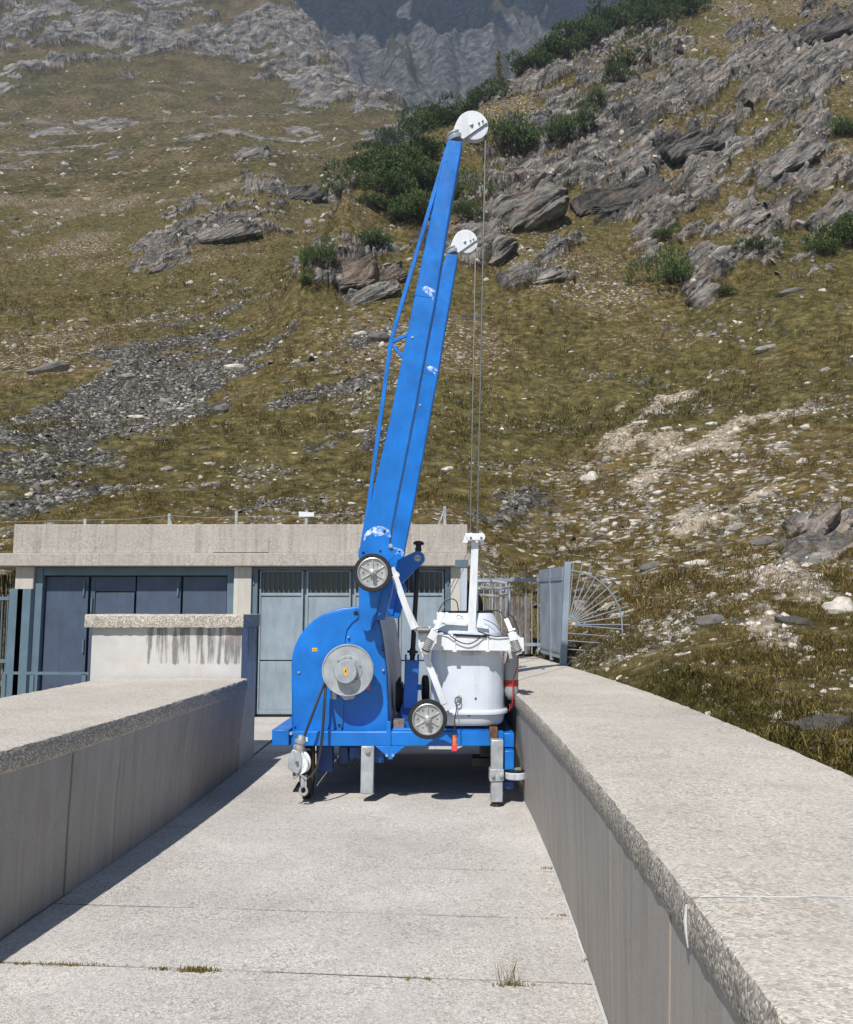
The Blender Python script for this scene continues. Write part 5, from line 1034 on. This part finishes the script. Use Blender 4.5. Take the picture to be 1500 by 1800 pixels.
# two hoses and the pulley block in front of the housing
YH = YD-.06
part(MB().tube([P(571, 1200, YD+.08), P(562, 1222, YH+.05), P(545, 1268, YH), P(533, 1300, YH)], .012, 8), 'hose', 'hose', None, 0)
part(MB().tube([P(573, 1203, YD+.1), P(571, 1230, YH+.05), P(567, 1290, YH), P(563, 1325, YH), P(557, 1350, YH), P(548, 1364, YH), P(538, 1369, YH)], .013, 8), 'hose', 'hose', None, 0)
pk = thing('pulley_block', onz(533, 1396, 0), 'galvanised pulley block with hook hanging at the left front of the crane', 'pulley')
ax = (P(531, 1297, YH)-P(523, 1330, YH)).normalized()
MB().lathe([(0, -.05), (.048, -.05), (.052, -.03), (.052, -.01), (.044, -.006), (.044, .016), (.053, .02), (.053, .04), (.04, .05), (.03, .085), (0, .085)], P(527, 1310, YH), ax, 24).build('swivel_collar', M['alu'], pk, 0)
MB().prism(poly([(514, 1318), (527, 1322), (532, 1334), (529, 1350), (524, 1361), (516, 1358), (507, 1352), (506, 1340), (509, 1328)], YH-.05), (0, .02, 0)).build('cheek_plate', M['galv'], pk, .004)
MB().lathe([(0, -.02), (.014, -.02), (.014, 0)], P(522.5, 1341, YH-.05), (0, 1, 0), 8).build('bolt', M['steel'], pk, 0)
sr = 19.5/F*YH
MB().lathe([(0, -.026), (sr*.55, -.026), (sr*.6, -.02), (sr*.86, -.02), (sr, -.026), (sr, -.016), (sr*.84, 0), (sr, .016), (sr, .026), (0, .026)], P(527, 1340, YH), Vector((.45, 1, .05)), 40).build('sheave', M['white'], pk, 0)
MB().prism(poly([(516, 1320), (530, 1323), (534, 1336), (530, 1354), (520, 1356), (511, 1348)], YH+.035), (0, .012, 0)).build('cheek_plate', M['galv'], pk, .003)
MB().tube([P(517, 1358, YH), P(518, 1365, YH)], .014, 8).build('pin', M['steel'], pk, 0); MB().tube([P(515, 1369, YH-.02), P(527, 1361, YH-.02), P(534, 1366, YH-.02), P(539, 1370, YH-.02)], .011, 8).build('shackle', M['alu'], pk, 0)
MB().bar(P(532, 1364, YH), P(532, 1384, YH), .03, .03).bar(P(538, 1362, YH), P(537, 1384, YH), .02, .02).build('hook_link', M['galv'], pk, .003)
hc = P(533.5, 1391, YH); MB().tube([hc+Vector((.030*math.cos(a), 0, .034*math.sin(a)+.005)) for a in np.linspace(-4.2, 1.2, 20)], [.008+.006*math.sin(math.pi*k/19) for k in range(20)], 8).build('hook', M['alu'], pk, 0)
MB().tube([P(526, 1376, YH+.1), P(517, 1391, YH)], .011, 8).build('locking_bar', M['blacksteel'], pk, 0)

# ---------------------------------------------------------------- white inspection cabin
cb = thing('inspection_cabin', (.35, 8.6, 0), 'white rounded inspection cabin resting on the right side of the crane', 'cabin')
def cpart(mb, name, mat, bevel=.004, smooth=35, par=None): return mb.build(name, M[mat], par or cb, bevel, smooth)
x0, x1 = P(757, 1200, YC).x, P(889, 1200, YC).x; LEN = 2.25
def ring(ins, z, x0=x0, x1=x1, y0=YC, L=LEN, r=.2, n=7, zf=0):
    pts = []; a0, a1, b0, b1 = x0+ins, x1-ins, y0+ins, y0+L-ins; r = max(.03, r-ins*.5)
    for cx_, cy_, s in ((a0+r, b0+r, 180), (a1-r, b0+r, 270), (a1-r, b1-r, 0), (a0+r, b1-r, 90)):
        for k in range(n+1):
            a = math.radians(s+90*k/n); p = Vector((cx_+r*math.cos(a), cy_+r*math.sin(a), z)); p.x += (p.y-y0)*math.tan(HD); pts.append(p)
    return pts
zz = lambda v: P(750, v, YC).z
def loft(levels, name, mat, cap=(True, True), **k):
    rs = [ring(i, z, **k) for i, z in levels]; n = len(rs[0]); vs = [p for r_ in rs for p in r_]; fs = []
    for i in range(len(rs)-1): fs += [(i*n+q, i*n+(q+1) % n, (i+1)*n+(q+1) % n, (i+1)*n+q) for q in range(n)]
    if cap[0]: fs.append(tuple(range(n-1, -1, -1)))
    if cap[1]: fs.append(tuple(range((len(rs)-1)*n, len(rs)*n)))
    return cpart(MB().add(vs, fs), name, mat, 0, 50)
body = loft([(.035, zz(1277)), (.012, zz(1272)), (.0, zz(1262)), (.0, zz(1256.5)), (-.03, zz(1256)), (-.032, zz(1252)), (-.022, zz(1249)), (.0, zz(1248.5)), (.0, zz(1240)), (.004, zz(1130)), (.006, zz(1112))], 'cabin_body', 'cabin')
loft([(.012, zz(1118)), (.03, zz(1105)), (.06, zz(1090)), (.085, zz(1080)), (.095, zz(1077))], 'cabin_roof', 'cabin')
cpart(MB().tube(ring(.10, zz(1076)), .012, 6, True), 'roof_seal', 'blacksteel', 0)
# front cross beam
YX = YC-.11
cpart(MB().prism(poly([(736, 1143), (922, 1145), (921, 1121), (735, 1115)], YX), (0, .09, 0)), 'cross_beam', 'white', .005)
for u in (799, 857): cpart(MB().prism(poly([(u-3, 1146), (u+4, 1146), (u+4, 1141), (u+2, 1141), (u+2, 1118), (u-.6, 1118), (u-.6, 1141), (u-3, 1141)], YX-.012), (0, .011, 0)), 'beam_clip', 'white', .001)
cpart(MB().bar(P(797, 1116, YX-.005), P(860, 1119, YX-.005), .02, .012), 'clamp_bar', 'blacksteel', 0)
cpart(MB().prism(poly([(735, 1142), (752, 1142), (757, 1100), (739, 1112)], YX+.1), (0, .02, 0)), 'gusset', 'white', .003); cpart(MB().prism(poly([(921, 1144), (903, 1144), (898, 1105), (917, 1122)], YX+.1), (0, .02, 0)), 'gusset', 'white', .003)
cpart(MB().box(tuple(P(812, 1152, YC-.006)), (P(846, 1145, YC).x, YC-.002, P(1, 1145, YC).z)), 'name_plate', 'greypaint', 0)
# roof cross members
cpart(MB().bar(P(762, 1093, YX+.12), P(821, 1097, YX+.12), .035, .05), 'roof_bar', 'white', .003); cpart(MB().bar(P(838, 1100, YX+.12), P(858, 1103, YX+.12), .03, .05), 'roof_bar', 'white', .003)
cpart(MB().prism(poly([(777, 1077), (815, 1074), (817, 1092), (774, 1092)], YC+.12), (0, .3, 0)), 'hatch_box', 'white', .004); cpart(MB().prism(poly([(768, 1076), (777, 1076), (777, 1092), (768, 1092)], YC+.13), (0, .1, 0)), 'hatch_box', 'white', .004)
# mast
mp0, mp1 = P(829, 1118, YC+.02), P(836, 951, YC+.02)
mast = cpart(MB().add([mp0+Vector((-.036, 0, 0)), mp0+Vector((.038, 0, 0)), mp0+Vector((.038, .07, 0)), mp0+Vector((-.036, .07, 0)), mp1+Vector((-.033, 0, 0)), mp1+Vector((.030, 0, 0)), mp1+Vector((.030, .07, 0)), mp1+Vector((-.033, .07, 0))], [(0, 1, 2, 3), (7, 6, 5, 4), (0, 4, 5, 1), (1, 5, 6, 2), (2, 6, 7, 3), (3, 7, 4, 0)]), 'mast', 'white', .004)
cpart(MB().prism(poly([(813, 954), (819, 937), (849, 938), (852, 956), (846, 957), (843, 950), (824, 950), (822, 955)], YC+.06), (0, .06, 0)), 'mast_head', 'white', .003)
for u in (827.5, 846):
    w_ = cpart(MB().lathe([(0, -.03), (.036, -.03), (.036, .03), (0, .03)], P(u, 944, YC-.01), (0, 1, 0), 24), 'guide_roller', 'white', .003, 30, mast); cpart(MB().lathe([(0, -.04), (.011, -.04), (.011, -.03)], P(u, 946, YC-.01), (0, 1, 0), 10), 'bolt', 'steel', 0, 30, w_)
cpart(MB().prism(poly([(826, 939), (848, 939), (848, 949), (826, 949)], YC-.042), (0, .008, 0)), 'roller_plate', 'white', .002, 30, mast)
m2 = rear*.86; cpart(MB().prism([p+m2 for p in poly([(817, 1090), (832, 1090), (834, 962), (819, 962)], YC+.02)], hd*.08), 'mast', 'greypaint', .004)
cpart(MB().prism([p+m2 for p in poly([(806, 975), (836, 975), (836, 958), (806, 958)], YC+.01)], hd*.03), 'mast_head', 'frame', .003)
# stay wires
for a, b in (((828, 960), (771, 1077)), ((832, 965), (776, 1079)), ((843, 958), (889, 1095)), ((845, 962), (880, 1085))): cpart(MB().tube([P(*a, YC+.04), P(*b, YC+.1)], .0035, 5), 'stay_wire', 'steel', 0)
def cablep(pts, Y, r=.005, m='hose'):
    ps = [P(u, v, Y) for u, v in pts]; out = []
    for i in range(len(ps)-1):
        p0, p1, p2, p3 = ps[max(i-1, 0)], ps[i], ps[i+1], ps[min(i+2, len(ps)-1)]
        for t in np.linspace(0, 1, 7)[:-1]: out.append(.5*((2*p1)+(p2-p0)*t+(2*p0-5*p1+4*p2-p3)*t*t+(3*p1-p0-3*p2+p3)*t**3))
    cpart(MB().tube(out+[ps[-1]], r, 6), 'cable', m, 0)
cablep([(769, 1110), (785, 1113), (805, 1127), (823, 1132), (838, 1126), (849, 1117), (862, 1116)], YX-.03); cablep([(842, 1110), (855, 1115), (872, 1119), (890, 1118), (905, 1116)], YX-.02)
cablep([(770, 1078), (778, 1062), (793, 1053), (803, 1058), (806, 1074)], YC+.2); cablep([(796, 1090), (805, 1082), (815, 1086)], YC+.05, .003); cablep([(848, 1088), (852, 1075), (866, 1073), (880, 1076), (890, 1092)], YC+.2); cablep([(850, 1088), (870, 1098), (884, 1116)], YC+.02, .003); cablep([(893, 1080), (902, 1086), (912, 1112), (908, 1122)], YC)
# spring units and links
for (a, b, c, d) in (((777, 1077), (765, 1110), (757, 1124), (746, 1150)), ((890, 1088), (900, 1112), (903, 1126), (913, 1150))):
    cpart(MB().bar(P(*a, YX+.02), P(*b, YX-.10), .04, .014), 'link_plate', 'white', .002)
    p, q = P(*c, YX-.13), P(*d, YX-.13); cpart(MB().bar(P(*b, YX-.13), p, .07, .07), 'spring_housing', 'white', .004)
    ax = (q-p); n = ax.normalized(); s = n.cross(Vector((0, 1, 0))).normalized(); k_ = 90
    sp = cpart(MB().tube([p+ax*(t/k_)*.72+(s*math.cos(t*2*math.pi*6/k_)+Vector((0, 1, 0))*math.sin(t*2*math.pi*6/k_))*.032 for t in range(k_+1)], .0075, 6), 'spring', 'alu', 0)
    cpart(MB().tube([p, q], .014, 8), 'spring_rod', 'blacksteel', 0, 35, sp); cpart(MB().bar(p+ax*.72, p+ax*.78, .08, .08), 'spring_seat', 'blacksteel', .002, 35, sp); cpart(MB().bar(p+ax*.78, q, .055, .055), 'spring_seat', 'alu', .003, 35, sp)
    cpart(MB().lathe([(0, -.03), (.012, -.03), (.012, .03), (0, .03)], P(*b, YX-.14)+Vector((0, 0, .02)), (1, 0, .3), 10), 'bolt', 'alu', 0)
# buffer wheels on folding arms
rw = 33/F*YW*1.02
def wheel(u, v, a0):
    o = P(u, v, YW); ax = Vector((0, -1, 0))
    t = cpart(MB().lathe([(rw*.80, -.03), (rw*.97, -.03), (rw, -.018), (rw, .018), (rw*.97, .03), (rw*.80, .03), (rw*.78, .02), (rw*.78, -.02), (rw*.80, -.03)], o, ax, 56), 'buffer_wheel', 'black', 0, 35)
    cpart(MB().lathe([(0, -.02), (rw*.79, -.02), (rw*.79, .03), (rw*.75, .033), (rw*.72, .026), (rw*.66, .012), (rw*.3, .006), (rw*.19, .01), (rw*.18, .045), (rw*.13, .05), (0, .05)], o, ax, 48), 'wheel_rim', 'alu', 0, 30, t)
    for k in range(6):
        a = math.radians(a0+k*60); d = Vector((math.cos(a), 0, math.sin(a))); cpart(MB().bar(o+d*rw*.18+ax*.013, o+d*rw*.70+ax*.014, .012, .014), 'spoke', 'alu', .002, 30, t)
        d2 = Vector((math.cos(a+.52), 0, math.sin(a+.52))); cpart(MB().lathe([(0, .0125), (.006, .0125), (.006, .008)], o+d2*rw*.5, ax, 8), 'bolt', 'blacksteel', 0, 30, t)
    cpart(MB().lathe([(0, .105), (.012, .10), (.016, .09), (.016, .045)], o, ax, 16), 'axle', 'alu', 0, 30, t)
wheel(655.5, 1007, 30); wheel(752, 1264, 90)
YA = 7.47
cpart(MB().bar(P(694, 1012, YA), P(728, 1106, YA), .055, .05), 'buffer_arm', 'white', .003); cpart(MB().bar(P(709, 1050, YA+.07), P(742, 1122, YA+.07), .03, .04), 'buffer_arm', 'white', .003)
cpart(MB().bar(P(740, 1130, YA), P(781, 1238, YA), .055, .05), 'buffer_arm', 'white', .003)
cpart(MB().prism(poly([(687, 999), (693, 996), (696, 1003), (702, 1008), (703, 1013), (693, 1016), (690, 1008)], YA-.02), (0, .09, 0)), 'arm_bracket', 'white', .003)
cpart(MB().prism(poly([(772, 1243), (786, 1234), (787, 1241), (793, 1243), (791, 1248), (781, 1252)], YA-.02), (0, .09, 0)), 'arm_bracket', 'white', .003)
cpart(MB().prism(poly([(726, 1106), (734, 1100), (757, 1106), (760, 1120), (738, 1120)], YA), (0, .12, 0)), 'arm_bracket', 'alu', .004); cpart(MB().lathe([(0, -.05), (.025, -.05), (.025, .05), (0, .05)], P(745, 1108, YA-.01), (1, 0, 0), 14), 'arm_pin', 'steel', 0)
cpart(MB().tube([P(656, 1007, YW+.02), P(656, 1007, YA+.04), P(690, 1006, YA+.04)], .02, 8), 'axle_arm', 'alu', 0); cpart(MB().tube([P(752, 1264, YW+.02), P(752, 1264, YA+.04), P(780, 1246, YA+.04)], .02, 8), 'axle_arm', 'alu', 0)
o = P(748, 1212, YC+1.0); cpart(MB().lathe([(0, -.03), (.12, -.03), (.14, -.02), (.14, .02), (.12, .03), (0, .03)], o, (1, .1, 0), 32), 'buffer_wheel', 'black', 0)
cpart(MB().bar(P(733, 1208, YC+.7), P(742, 1208, YC+.7), .05, .06), 'axle_arm', 'blue', .003)
# tow eye, holes, undersides
cpart(MB().tube([P(805, 1232, YC-.01)+Vector((.025*math.cos(a), -.02, .035*math.sin(a))) for a in np.linspace(0, 6.28, 18)[:-1]], .006, 6, True), 'eye_ring', 'steel', 0); cpart(MB().lathe([(0, -.03), (.018, -.03), (.024, -.012), (.024, .004)], P(807, 1226, YC), (0, 1, 0), 14), 'eye_plate', 'alu', 0)
for u, v in ((836.5, 1228), (824.5, 1258)): cpart(MB().lathe([(0, -.002), (.009, -.002), (.009, .004)], P(u, v, YC-.004 if v < 1250 else YC-.004), (0, 1, 0), 10), 'drain_hole', 'blacksteel', 0)
for u in (842, 880): cpart(MB().lathe([(0, -.04), (.06, -.04), (.06, .04), (0, .04)], P(u, 1283, YC+.25), (1, 0, 0), 24), 'caster', 'black', 0)
cpart(MB().prism(poly([(765, 1290), (888, 1290), (888, 1277), (765, 1277)], YC+.35), hd*1.5), 'underframe', 'blacksteel', .005)
plan_box(809, 830, 1276, 1287, YC+.28, .02, 'sill_plate', 'alu', cb)
# hoop rail at the cabin rear
YQ = 10.9
for v, dx in ((1028, 0), (1041, -6)):
    c = [P(836, v-6, YQ), P(870+dx, v-6, YQ), P(893+dx, v-2, YQ), P(897+dx, v+3, YQ-.2), P(880+dx, v+7, YQ-.5), P(845, v+5, YQ-.6)]; cpart(MB().tube(c, .018, 8), 'hoop_rail', 'galv', 0)
for u in (866, 880, 890, 896): cpart(MB().tube([P(u, 1026, YQ-.1), P(u, 1082, YQ-.1)], .012, 6), 'hoop_post', 'galv', 0)
# hanging things around the cabin
pd = thing('pendant_control', P(799, 1322, YX-.03), 'small red and orange hand control dangling on a cable under the cabin', 'control')
MB().tube([P(804, 1240, YC-.03), P(800, 1262, YX-.03), P(799, 1299, YX-.03)], .005, 6).build('cable', M['hose'], pd, 0)
MB().lathe([(0, 0), (.02, 0), (.024, .02), (.024, .045), (.018, .06), (.022, .062), (.022, .07), (0, .072)], P(799, 1308, YX-.03), (0, 0, 1), 16).build('cable_gland', M['orange'], pd, 0)
MB().prism(poly([(794, 1321), (804.5, 1321), (804.5, 1308), (794, 1308)], YX-.05), (0, .045, 0)).build('control_box', M['redplastic'], pd, .006)
cy_ = thing('buoy_cylinder', P(898, 1230, YC+.2), 'grey rounded cylinder strapped in red to the right side of the cabin', 'cylinder'); o = P(899, 1226, YC+.2); hz = P(899, 1142, YC+.2).z-o.z
MB().lathe([(0, -.02), (.03, -.015), (.055, .02), (.065, .07), (.065, hz-.03), (.055, hz), (.02, hz+.01), (0, hz+.01)], o, (0, 0, 1), 28).build('cylinder_body', M['greycyl'], cy_, 0, 60)
zs = P(1, 1206, YC+.2).z-o.z; MB().lathe([(.067, zs), (.0675, zs+.055), (.064, zs+.055)], o, (0, 0, 1), 28).build('strap', M['red'], cy_, 0); MB().prism(poly([(890, 1165), (893, 1145), (893.5, 1145), (892, 1166)], YC+.1), (0, .03, 0)).build('strap', M['red'], cy_, 0)
MB().tube([P(911, 1152, YC+.1), P(911, 1170, YC+.1), P(902, 1196, YC+.1), P(902, 1225, YC+.1), P(900, 1243, YC+.1), P(896, 1250, YC+.1), P(897, 1238, YC+.1)], .0055, 6).build('red_cord', M['red'], cy_, 0)
# small stone on the right coping
sp_ = onz(955, 1177, CT); o = bpy.data.objects.new('stone', SM[(3, 1)]); COL.objects.link(o); o.location = sp_+Vector((0, 0, .008)); o.scale = (.05, .05, .06); tag(o, 'tiny brown stone lying on the right coping near the gate', 'stone')
# ---------------------------------------------------------------- mountain air
g = bpy.data.materials.new('mountain_air'); g.use_nodes = True; t = g.node_tree; t.nodes.clear(); o_ = t.nodes.new('ShaderNodeOutputMaterial'); pv = t.nodes.new('ShaderNodeVolumePrincipled')
pv.inputs['Color'].default_value = (.62, .76, 1.0, 1); pv.inputs['Density'].default_value = .0003; pv.inputs['Anisotropy'].default_value = .0
t.links.new(pv.outputs[0], o_.inputs['Volume'])
ZTOP = 905
MB().box((-900, -40, -12), (900, 1120, ZTOP)).build('haze', g, None, 0, 0, kind='stuff', label='thin blue mountain air filling the valley', cat='haze')
